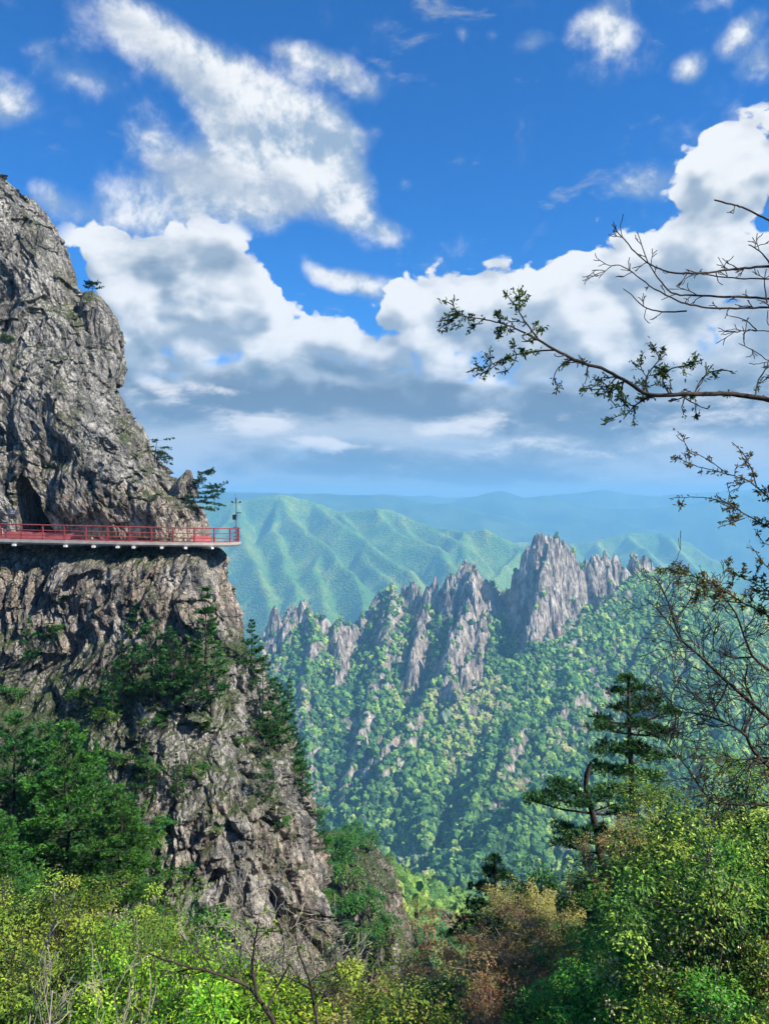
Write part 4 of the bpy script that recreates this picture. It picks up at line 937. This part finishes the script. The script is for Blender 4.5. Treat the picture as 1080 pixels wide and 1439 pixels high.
PC = pine('cliff_pine', 'x', 'pine', (0, 0, 0), GP, 403, 5.0, 0.15, 1.9, 10, 5, GREEN_N, 0.19, 0.055, 8, 10, gap=0.15, ragged=0.4, shape=0.6)
for o, px, a, b, w, lb in [
 (PA,190,850,960,1.0,'leftmost pine of the clump on the ledge under the walkway'),(PC,214,872,985,1.1,'broad pine second from the left of the ledge clump'),(PA,240,880,1002,1.1,'full pine in the middle of the ledge clump'),
 (PB,268,905,1000,1.3,'low pine right of the middle of the ledge clump'),(PB,297,826,1008,1.1,'tallest slender pine of the ledge clump'),(PA,322,872,1010,1.0,'pine at the right of the tallest slender one'),
 (PC,345,905,990,1.0,'pine at the brink where the ledge meets the skyline'),(PC,368,925,1012,1.0,'pine leaning out from the right brink of the cliff'),(PA,390,960,1060,1.0,'dark pine on the skyline below the ledge clump'),
 (PC,405,1010,1098,.9,'pine on the steep right edge of the cliff, halfway down'),(PB,424,1060,1128,1.2,'small pine lowest on the right edge of the cliff'),(PC,372,1068,1130,.8,'small pine on the face left of the lowest edge pine'),
 (PA,172,905,990,.9,'shaded pine at the left end of the ledge'),(PC,225,930,1010,1.2,'short wide pine at the lower lip of the ledge'),(PB,400,955,1020,1.2,'slim pine standing out beyond the skyline pine'),
 (PC,330,960,1040,.9,'squat pine below the slender one'),(PA,200,1045,1130,.9,'dark pine in the mossy gully under the ledge'),(PB,250,1060,1130,1.0,'slim dark pine on the mossy wall below the ledge'),(PC,405,1120,1180,.8,'stunted pine on the fluted wall near its right edge'),
 (PA,352,870,960,.9,'pine crowding the brink just right of the slender one'),(PC,378,985,1065,1.0,'pine filling the skyline under the leaning one'),(PA,415,1030,1110,.9,'pine standing out from the right edge above the smallest ones'),(PA,395,1085,1150,.8,'pine set in from the right edge above the flutes'),(PC,155,930,1000,1.0,'broad low pine at the left foot of the ledge clump'),
 (PB,75,870,905,1.6,'stunted pine on the bright wall at the left'),(PA,40,865,940,.7,'small dark pine in the crack at the far left'),(PC,450,1150,1200,.8,'stunted pine low on the right skyline of the cliff')]:
    pine_at(o, px, a, b, lb, wide=w)
for o in (PA, PB, PC): del o['used']
# wind-blown pines on the shoulder above the walkway
GW = 'wind blown pines on the cliff shoulder'
p = on_cliff(262, 716); WP = pine('windblown_pine', 'bushy pine leaning out to the right over the end of the walkway', 'pine', (p[0], p[1]+0.4, p[2]-0.3), GW, 411, 3.0, 0.15, 1.5, 9, 6, [(0.012, 0.055, 0.03), (0.02, 0.08, 0.035), (0.03, 0.10, 0.04)], 0.15, 0.045, 8, 13, droop=0.25, lean=(1.2, 0), side_bias=0.0, shape=0.4)
p = on_cliff(214, 655); pine('windblown_pine', 'sparse pine with long drooping limbs higher up the shoulder', 'pine', (p[0], p[1]+0.5, p[2]+0.1), GW, 412, 2.0, 0.2, 1.3, 6, 3, DARK_N, 0.13, 0.045, 8, 12, droop=0.45, lean=(0.3, 0), side_bias=0.0, shape=0.3, gap=0.2)
p = at(130, 416, 60.5); pine('summit_pine', 'tiny flat topped pine on the tip of the rock spire', 'pine', tuple(p), None, 413, 1.0, 0.45, 0.75, 4, 5, DARK_N, 0.13, 0.05, 7, 14, shape=0.3, trunk_r=0.05)
# grass tufts and shrubs of the rock face
CS = bush('cliff_shrub', 'x', 'shrub', (0, 0, 0), 'small shrubs growing from cracks in the cliff', 421, h=1.6, stems=8, pal=GREEN_N[1:]+MIDG[:1]+OLIVE[:1], leaf=0.10, perclump=14, clump=0.17, ncl=110, depth=2, wide=0.9)
first = True
for px, py, s, lb in [(90,845,.7,'lone round tuft of green on the bright wall below the walkway'),(78,888,.7,'trailing green shrub beneath the round tuft'),(55,895,.6,'small shrub in the crack left of the trailing one'),(15,985,1.2,'shrub on the left edge above the bright conifers'),
 (110,985,1.0,'shrub where the ledge starts on the left'),(150,1015,1.2,'shrub above the broad conifer'),(165,1075,1.2,'dark shrub in the gully beside the broad conifer'),(215,1020,1.0,'shrub under the pine clump'),(215,1090,1.3,'shrub in the mossy gully'),
 (235,1170,1.3,'shrub on the mossy wall lower down'),(205,1200,1.5,'large shrub right of the lowest conifer'),(245,1240,1.3,'shrub near the foot of the mossy wall'),(300,1170,.7,'small shrub in the middle of the pale wall'),(340,1045,.9,'shrub below the squat pine'),
 (385,1035,1.0,'shrub on the skyline under the pines'),(415,1085,.9,'shrub on the right edge under the halfway pine'),(445,1150,1.0,'shrub on the right edge above the flutes'),(455,1190,1.0,'lower shrub on the right edge'),(395,1160,.7,'little shrub on the fluted wall'),
 (285,1025,.8,'shrub under the tall slender pine'),(10,480,.7,'small shrub on the upper face at the left edge'),(130,440,.6,'dark shrub tucked beside the rock spire'),(225,640,.8,'shrub at the root of the drooping pine'),(180,975,1.0,'shrub at the left foot of the pine clump'),
 (275,1090,.9,'shrub on the step left of the pale wall'),(150,1140,1.3,'shrub half hidden behind the conifers'),(470,1260,.8,'shrub at the corner over the ravine')]:
    p = on_cliff(px, py); loc = (p[0], p[1]+0.1, p[2]-0.2)
    if first: c = CS; c.location = loc; c['label'] = lb; first = False
    else: c = copy_tree(CS, lb, loc, rs.uniform(0, 6.28))
    c.scale = (s, s, s*0.8)
# shrubs on the low crag
for px, py, Y, s, lb in [(475,1215,78,2.4,'yellow green shrub at the left shoulder of the low crag'),(490,1195,82,2.2,'shrub on top of the low crag'),(515,1200,84,1.8,'shrub at the right shoulder of the low crag'),(485,1250,76,2.6,'shrub on the left flank of the low crag'),
    (480,1300,76,2.6,'shrub lower on the flank of the low crag'),(520,1290,75.5,2.0,'dark shrub on the face of the low crag'),(510,1340,75,2.4,'shrub near the foot of the low crag'),(545,1330,76,2.2,'shrub on the right foot of the low crag')]:
    c = copy_tree(CS, lb, tuple(at(px, py, Y)), rs.uniform(0, 6.28), s, 'shrubs on the low crag above the ravine')
# bright conifers on the near slope, left
GC = 'bright green conifers on the left slope'
CA = pine('conifer', 'broad bright conifer with a rounded crown, right of the left edge', 'conifer', tuple(at(95, 1262, 22)), GC, 431, 5.0, 0.06, 2.1, 19, 8, LIME_N[:3]+GREEN_N[2:], 0.13, 0.028, 12, 17, shape=0.75, droop=0.10, flat=0.5, ragged=0.35)
CB = pine('conifer', 'darker bushy conifer cut by the left edge', 'conifer', tuple(at(18, 1250, 23)), GC, 432, 5.2, 0.08, 2.0, 18, 8, GREEN_N[1:]+LIME_N[:1], 0.13, 0.028, 12, 16, shape=0.75, droop=0.1, flat=0.5, ragged=0.35)
copy_tree(CA, 'lower conifer at the right end of the bright group', tuple(at(165, 1275, 21.0)), 2.0, (0.72, 0.72, 0.66))
copy_tree(CB, 'conifer standing between the two large bright ones, set back', tuple(at(60, 1240, 25)), 1.0, (0.95, 0.95, 0.98))
copy_tree(CA, 'small conifer low in front at the left edge', tuple(at(-5, 1300, 17)), 4.0, (0.55, 0.55, 0.5))
copy_tree(CB, 'dark conifer behind the broad one beside the rock', tuple(at(135, 1250, 26)), 3.0, (0.8, 0.8, 0.85))

# pines drawn limb by limb: trunk line plus foliage pads
def pad_pine(name, label, trunk, r0, r1, pads, seed, Y, group=None, pal=DARK_N, dens=1.0, tuft=0.13, bare_limbs=()):
    rs = np.random.RandomState(seed); T = np.array([at(*p) if len(p) == 3 else at(p[0], p[1], Y) for p in trunk]); O = T[0]
    root = thing(name, label, 'pine', tuple(O), group)
    T = resample(T, 0.25)
    for _ in range(2): T[1:-1] = (T[:-2]+2*T[1:-1]+T[2:])/4
    n = len(T); rr = np.linspace(r0, r1, n)*(1+rs.normal(size=n)*0.06)
    V, Q = tubes([(T[i], T[i+1], rr[i], rr[i+1]) for i in range(n-1)], 10); mesh_np('trunk', V-O, Q, MBARK, root, smooth=True)
    segs = []; AP = []; AD = []
    for (px, py, rx, ry) in pads:
        dy = rs.uniform(-0.6, 0.6)*rx/F*Y*1.2; C = at(px, py, Y+dy); ax = rx/F*Y; az_ = ry*0.8/F*Y; ay = ax*0.9
        j = np.argmin(np.abs(T[:, 2]-(C[2]-0.25*np.linalg.norm(T[:, :2]-C[:2], axis=1)))); S = T[j]; mid_ = (S+C)/2+np.array([0, 0, -0.05])
        for a_, b_, ra, rb in ((S, mid_, 0.035, 0.026), (mid_, C, 0.026, 0.012)): segs.append((a_, b_, ra, rb))
        k = int(165*dens*ax*ay/0.5)+24
        th = rs.uniform(0, 6.283, k); r_ = np.sqrt(rs.rand(k)); lump = 0.75+0.35*np.sin(th*3+rs.uniform(0, 6))+0.2*np.sin(th*7+rs.uniform(0, 6))
        P = C+np.stack([np.cos(th)*r_*ax*lump, np.sin(th)*r_*ay*lump, az_*(1-r_**2)*0.6-az_*0.3+rs.normal(size=k)*az_*0.28], -1)
        AP.append(P); AD.append(np.stack([np.cos(th)*r_, np.sin(th)*r_, 0.8+0*r_], -1))
        for _ in range(9):
            e_ = P[rs.randint(k)]; segs.append((C if rs.rand() < .5 else mid_, e_, 0.011, 0.004))
    for pts in bare_limbs:
        Pt = resample(np.array([at(a, b, Y) for a, b in pts]), 0.12); m_ = len(Pt)
        for i in range(m_-1): segs.append((Pt[i], Pt[i+1], 0.02*(1-i/m_)+.005, 0.02*(1-(i+1)/m_)+.005))
    V, Q = tubes(segs, 5); wood_ = (V-O, Q)
    P = np.concatenate(AP)-O; D = unit(np.concatenate(AD)); n = len(P); nb_ = 10
    A = np.repeat(D, nb_, 0)*0.8+rs.normal(size=(n*nb_, 3))*0.55
    v, q, t = blades(np.repeat(P, nb_, 0), A, tuft*rs.uniform(.7, 1.2, n*nb_), 0.022, rs, np.repeat(pick(rs, n, pal, None, 0.35), nb_, 0))
    crown_mesh('crown', root, wood_, [(v, q, t)], MBARK, MNEED); return root
GR = 'dark pines standing on the right hillside'
DKG = [(0.015, 0.055, 0.02), (0.025, 0.09, 0.025), (0.045, 0.13, 0.035), (0.07, 0.18, 0.04)]
pad_pine('dark_pine', 'upright dark pine with stepped flat pads of needles', [(890,1290),(890,1180),(888,1120),(885,1060),(883,1010),(882,960),(884,938)], 0.13, 0.03,
  [(881,955,18,10),(868,972,16,9),(896,968,20,10),(915,985,30,12),(880,995,28,12),(938,1000,24,10),(848,1022,28,10),(900,1020,34,13),(930,1030,26,12),(858,1052,34,12),(890,1050,30,13),(920,1062,30,12),(850,1080,30,10),(880,1085,30,12),(912,1090,26,10),(845,1010,16,6),(900,1125,18,8),(865,1110,22,9)],
  441, 20, GR, DKG)
pad_pine('snag_pine', 'leaning pine with a broken bare top and pads reaching left', [(848,1300),(846,1228),(841,1190),(834,1150),(826,1120),(819,1098),(822,1084),(829,1074)], 0.12, 0.05,
  [(800,1112,30,11),(765,1120,28,9),(785,1100,20,8),(812,1128,22,9),(848,1118,30,12),(870,1140,22,9),(795,1165,26,10),(815,1178,26,11),(840,1165,22,9),(790,1185,16,8),(860,1175,18,9),(748,1126,14,5)],
  442, 19, GR, DKG, bare_limbs=[[(838,1165),(815,1168),(795,1172)],[(840,1180),(856,1172),(872,1168)],[(834,1140),(862,1130),(885,1128)]])
pad_pine('dark_pine', 'small ragged pine lower down by the ravine', [(700,1370),(699,1300),(697,1260),(695,1225),(694,1200)], 0.10, 0.02,
  [(694,1208,12,10),(690,1224,22,10),(706,1232,20,9),(680,1248,26,10),(708,1256,26,10),(672,1272,30,11),(700,1280,32,12),(728,1272,20,9),(655,1295,26,10),(690,1305,34,12),(722,1300,24,10),(660,1322,26,10),(705,1328,30,12),(640,1312,18,7),(735,1320,18,9)],
  443, 22, GR, DKG)
pad_pine('dark_pine', 'shadowy young pine behind the small ragged one', [(752,1360),(750,1300),(748,1262)], 0.08, 0.02, [(748,1262,20,12),(765,1275,22,10),(735,1282,20,10),(755,1296,30,12),(730,1310,22,10),(772,1305,18,9)], 444, 24, GR, DKG)

# trees drawn limb by limb, their trunks standing just outside the picture
def limb_tree(name, label, cat, foot, limbs, seed, pal=None, leafsize=0.05, group=None, bark=None, trunk_r=0.09, trunk_top=None, nleaf=3.0, tw_len=0.22, tw_per=7.0, tdepth=2, barefrac=0.0, minr=0.003):
    rs = np.random.RandomState(seed); root = thing(name, label, cat, tuple(foot), group); O = np.array(foot, float)
    top = np.array(trunk_top, float); n = 14; T = np.stack([O+(top-O)*i/n for i in range(n+1)]); T[1:-1, :2] += np.cumsum(rs.normal(size=(n-1, 2))*0.02, 0)
    rr = np.linspace(trunk_r, trunk_r*0.5, n+1)
    V, Q = tubes([(T[i], T[i+1], rr[i], rr[i+1]) for i in range(n)], 10); mesh_np('trunk', V-O, Q, bark or MBARK, root, smooth=True)
    LP = []; LD = []; LC = []
    for lm in limbs:
        pts, ra, rb, join_, leafy, twig = lm
        P = np.array([at(*p) for p in pts])
        if join_:
            j = np.argmin(np.linalg.norm(T-(P[0]+np.array([0, 0, -0.15])), axis=1)); P = np.concatenate([[T[j]], [(T[j]+P[0])/2+np.array([0, 0, -0.02])], P])
        P = resample(P, 0.05)
        for _ in range(3): P[1:-1] = (P[:-2]+2*P[1:-1]+P[2:])/4
        P[1:-1] += rs.normal(size=(len(P)-2, 3))*0.0022
        m_ = len(P); r_ = np.linspace(ra, rb, m_)
        segs = [(P[i], P[i+1], r_[i], r_[i+1]) for i in range(m_-1)]; tips = []
        s0 = 0 if not join_ else int(m_*0.25)
        nt = int(twig*tw_per*(m_-s0)*0.05)
        for _ in range(nt):
            i = s0+int((m_-s0-1)*rs.rand()**0.7); d_ = unit(P[min(i+1, m_-1)]-P[max(i-1, 0)])
            a = unit(d_*rs.uniform(0.3, 1.0)+unit(np.cross(d_, rs.normal(size=3)))*rs.uniform(0.5, 1.0)*np.array([1, 0.8, 1])+np.array([0, 0, 0.0]))
            grow(rs, P[i], a, tw_len*rs.uniform(0.4, 1.2), min(r_[i]*0.6, 0.006), tdepth-1, segs, tips, 0.6, 0.22, 0.0, (1, 3), 0.65, 0.5, minr, 4)
        V, Q = tubes(segs, 6); mesh_np('limb', V-O, Q, bark or MBARK, root, smooth=True)
        if leafy > 0:
            cand = [(q, d_) for q, d_, dp in tips]+[(P[i], unit(P[i]-P[i-1])) for i in range(max(1, int(m_*0.35)), m_)]
            for q, d_ in cand:
                if rs.rand() > leafy: continue
                k = max(1, int(rs.poisson(nleaf)))
                LP.append(np.repeat(q[None], k, 0)+rs.normal(size=(k, 3))*0.008); LD.append(d_[None]*0.5+rs.normal(size=(k, 3))*0.8+np.array([0, 0, -0.05])); LC.append(np.repeat(pick(rs, 1, pal), k, 0))
    if LP:
        P = np.concatenate(LP); D = np.concatenate(LD); C = np.concatenate(LC); n = len(P)
        v, q, t = blades(P-O, D, leafsize*rs.uniform(0.6, 1.25, n), leafsize*0.42, rs, C, 0.1)
        mesh_np('foliage', v, q, MLEAF, root, attrs={'tint': t})
    return root
def L2(pts, Y): return [(a, b, Y+0.15*math.sin(i*1.3)) for i, (a, b) in enumerate(pts)]
Y = 5.0
limb_tree('leafy_tree', 'tree reaching in from the right with one long dark leafy limb across the cumulus', 'tree', (3.4, 5.2, -2.9), [
 (L2([(1110,572),(1080,561),(1027,553),(956,554),(911,557),(876,534),(849,519),(813,508),(778,492),(756,477),(738,468)], Y), 0.024, 0.007, True, .22, .8),
 (L2([(738,468),(715,458),(690,450),(660,446),(624,442)], Y), 0.006, 0.003, False, .9, 2.6), (L2([(756,477),(738,455),(725,430),(705,407)], Y), 0.006, 0.003, False, .9, 2.2),
 (L2([(778,492),(745,495),(715,500),(682,517)], Y), 0.006, 0.003, False, .9, 2.4), (L2([(813,508),(783,510),(774,545)], Y), 0.004, 0.0025, False, .5, .8),
 (L2([(911,557),(903,530),(935,497)], Y), 0.007, 0.003, False, .9, 2.6), (L2([(911,557),(890,570),(873,592)], Y), 0.006, 0.003, False, .9, 2.2), (L2([(880,535),(850,545),(820,540)], Y), 0.006, 0.003, False, .9, 2.2),
 (L2([(940,554),(925,530),(950,512),(975,515)], Y), 0.006, 0.003, False, .8, 2.2), (L2([(975,553),(985,530),(1005,518),(1030,522)], Y), 0.006, 0.003, False, .4, 1.2), (L2([(956,555),(975,568),(1000,577)], Y), 0.005, 0.003, False, .6, 1.0),
 (L2([(876,534),(868,560),(895,575)], Y), 0.005, 0.003, False, .9, 1.8), (L2([(1060,558),(1065,530),(1078,515)], Y), 0.005, 0.003, False, .35, 1.2)],
 501, [(0.03, 0.08, 0.015), (0.06, 0.14, 0.02), (0.10, 0.20, 0.03), (0.02, 0.04, 0.01)], 0.030, 'trees reaching in from the right', MBARK, 0.085, (3.6, 5.3, 2.5), nleaf=3.0, tw_len=0.10)
limb_tree('bare_tree', 'leafless tree reaching in with fine black twigs high on the right', 'tree', (4.2, 6.1, -2.9), [
 (L2([(1100,318),(1080,310),(1044,292),(1031,288),(995,279)], 6), 0.012, 0.006, True, 0, .5), (L2([(1100,372),(1080,374),(1022,379),(982,385),(938,383),(911,372),(889,352),(871,330),(857,312)], 6), 0.015, 0.004, True, 0, 1.3),
 (L2([(1100,432),(1080,432),(1000,434),(955,425),(920,408),(884,379),(862,368),(840,392)], 6), 0.014, 0.003, True, 0, 1.3), (L2([(1027,417),(969,415),(942,414),(911,374),(893,321)], 6), 0.009, 0.003, False, 0, 1.1),
 (L2([(1100,420),(1080,419),(1027,417)], 6), 0.011, 0.009, True, 0, .8), (L2([(1100,392),(1044,392),(1000,388),(960,378)], 6), 0.010, 0.004, True, 0, 1.0), (L2([(964,437),(929,439),(902,432),(884,410),(869,403)], 6), 0.007, 0.003, False, 0, 1.2),
 (L2([(1090,380),(1080,370),(1067,352),(1049,343)], 6), 0.007, 0.004, False, 0, 1.2), (L2([(1090,468),(1062,463),(1009,466)], 6), 0.008, 0.003, True, 0, .8), (L2([(1062,463),(1045,447),(1018,443)], 6), 0.005, 0.003, False, 0, .5),
 (L2([(1100,512),(1080,508),(1058,492),(1036,482)], 6), 0.007, 0.003, True, 0, 1.3), (L2([(1077,425),(1072,390),(1078,372)], 6), 0.006, 0.003, False, 0, .8)],
 502, None, 0.05, 'trees reaching in from the right', MBARK, 0.10, (4.4, 6.1, 3.6), tw_len=0.12, tw_per=5.5)
BUD = [(0.14, 0.13, 0.03), (0.22, 0.16, 0.05), (0.10, 0.12, 0.03), (0.28, 0.18, 0.06)]
limb_tree('budding_tree', 'tree with thin brown budding sprays at the right edge beside the far blue ranges', 'tree', (4.0, 6.9, -3.4), [
 (L2([(1110,725),(1080,700),(1063,685),(1050,675),(1008,662),(982,657),(944,640)], 6.5), 0.010, 0.003, True, .6, 1.4), (L2([(1063,685),(1054,657),(1044,636),(1027,621)], 6.5), 0.006, 0.003, False, .6, 1.5),
 (L2([(1020,665),(1000,650),(975,635),(962,631)], 6.5), 0.004, 0.003, False, .6, 1.0), (L2([(1110,755),(1080,741),(1052,726),(1025,709),(1003,700),(973,698),(939,700)], 6.5), 0.009, 0.003, True, .7, 1.6),
 (L2([(1046,728),(1025,735),(1008,741)], 6.5), 0.004, 0.003, False, .7, 1.2), (L2([(1110,780),(1080,765),(1062,762)], 6.5), 0.006, 0.003, True, .6, 1.5), (L2([(1110,885),(1080,866),(1042,847),(1012,826),(982,813),(939,800),(925,797)], 6.5), 0.013, 0.003, True, .9, 2.4),
 (L2([(1042,847),(1015,845),(985,835),(965,828)], 6.5), 0.006, 0.003, False, .9, 1.6), (L2([(1110,850),(1070,825),(1040,810),(1015,800)], 6.5), 0.009, 0.003, True, .95, 3.0), (L2([(1110,840),(1085,805),(1070,790),(1062,778)], 6.5), 0.006, 0.003, True, .7, 1.6),
 (L2([(1110,700),(1090,690),(1070,690)], 6.5), 0.006, 0.003, True, .6, 1.5)],
 503, BUD, 0.038, 'trees reaching in from the right', MBARK, 0.09, (4.3, 7.0, 1.5), nleaf=1.8, tw_len=0.10, tw_per=6)
foot = (6.6, 9.3, float(ground_z(6.6, 9.3))-0.1)
limb_tree('bare_tree', 'leafless tree with a dense web of limbs rising over the right hillside', 'tree', foot, [
 (L2([(1130,1110),(1080,1079),(1056,1054),(1045,1029),(1011,1012),(985,1003),(950,1000)], 9), 0.050, 0.006, True, 0, 2.0), (L2([(1130,975),(1080,942),(1056,923),(1042,887),(1034,862),(1017,840),(1009,826)], 9), 0.034, 0.007, True, 0, 1.8),
 (L2([(1120,1040),(1080,1010),(1022,959),(995,934),(972,912),(956,901),(947,876),(939,848),(925,817),(912,805)], 9), 0.040, 0.006, True, 0, 2.2), (L2([(956,901),(935,870),(918,852),(905,840)], 9), 0.010, 0.004, False, 0, 1.6),
 (L2([(947,876),(965,850),(975,830)], 9), 0.009, 0.004, False, 0, 1.6), (L2([(1056,923),(1030,925),(1000,915),(1003,885),(1010,870)], 9), 0.012, 0.004, False, 0, 2.0), (L2([(1130,1078),(1080,1064),(1036,1068),(1005,1065),(970,1066)], 9), 0.030, 0.006, True, 0, 2.4),
 (L2([(1045,1029),(1060,990),(1045,960),(1050,930)], 9), 0.018, 0.005, False, 0, 2.0), (L2([(1022,959),(1010,990),(985,985),(960,975)], 9), 0.012, 0.004, False, 0, 2.0), (L2([(1000,1130),(989,1115),(967,1081),(939,1048),(917,1020),(908,1013)], 9), 0.022, 0.005, True, 0, 2.2),
 (L2([(939,1048),(950,1010),(940,980),(955,955)], 9), 0.010, 0.004, False, 0, 2.0), (L2([(1011,1012),(1000,985),(1010,960)], 9), 0.012, 0.004, False, 0, 2.0)],
 504, None, 0.05, None, MBARK, 0.11, (6.9, 9.2, 1.0), tw_len=0.34, tw_per=6.5, tdepth=3, minr=0.0035)
# dark saplings among the lime shrubs, bottom left
limb_tree('sapling', 'forked dark sapling with long bare arms over the lime shrubs at the bottom left', 'sapling', tuple(at(396, 1560, 5.6)), [
 (L2([(392,1450),(375,1420),(350,1385),(300,1366),(240,1352),(205,1338)], 5.6), 0.019, 0.005, True, .25, 1.2), (L2([(362,1402),(354,1360),(358,1325),(364,1292)], 5.6), 0.012, 0.004, False, .25, 1.3),
 (L2([(375,1420),(390,1385),(410,1350)], 5.6), 0.010, 0.004, False, .2, 1.0), (L2([(300,1366),(285,1340),(262,1318)], 5.6), 0.008, 0.003, False, .2, 1.0)],
 511, LIME, 0.04, None, MBARK, 0.026, tuple(at(391, 1446, 5.6)), nleaf=2.0, tw_len=0.2, tw_per=5)
limb_tree('sapling', 'slim dark sapling with a crooked stem at the bottom, right of the forked one', 'sapling', tuple(at(452, 1560, 6.2)), [
 (L2([(450,1460),(442,1420),(436,1380),(420,1340),(415,1312)], 6.2), 0.016, 0.004, True, .1, 1.4), (L2([(442,1420),(466,1385),(500,1362)], 6.2), 0.010, 0.004, False, .1, 1.3), (L2([(438,1390),(405,1372),(378,1366)], 6.2), 0.008, 0.003, False, .1, 1.2)],
 512, LIME, 0.04, None, MBARK, 0.022, tuple(at(450, 1455, 6.2)), nleaf=2.0, tw_len=0.25, tw_per=5)
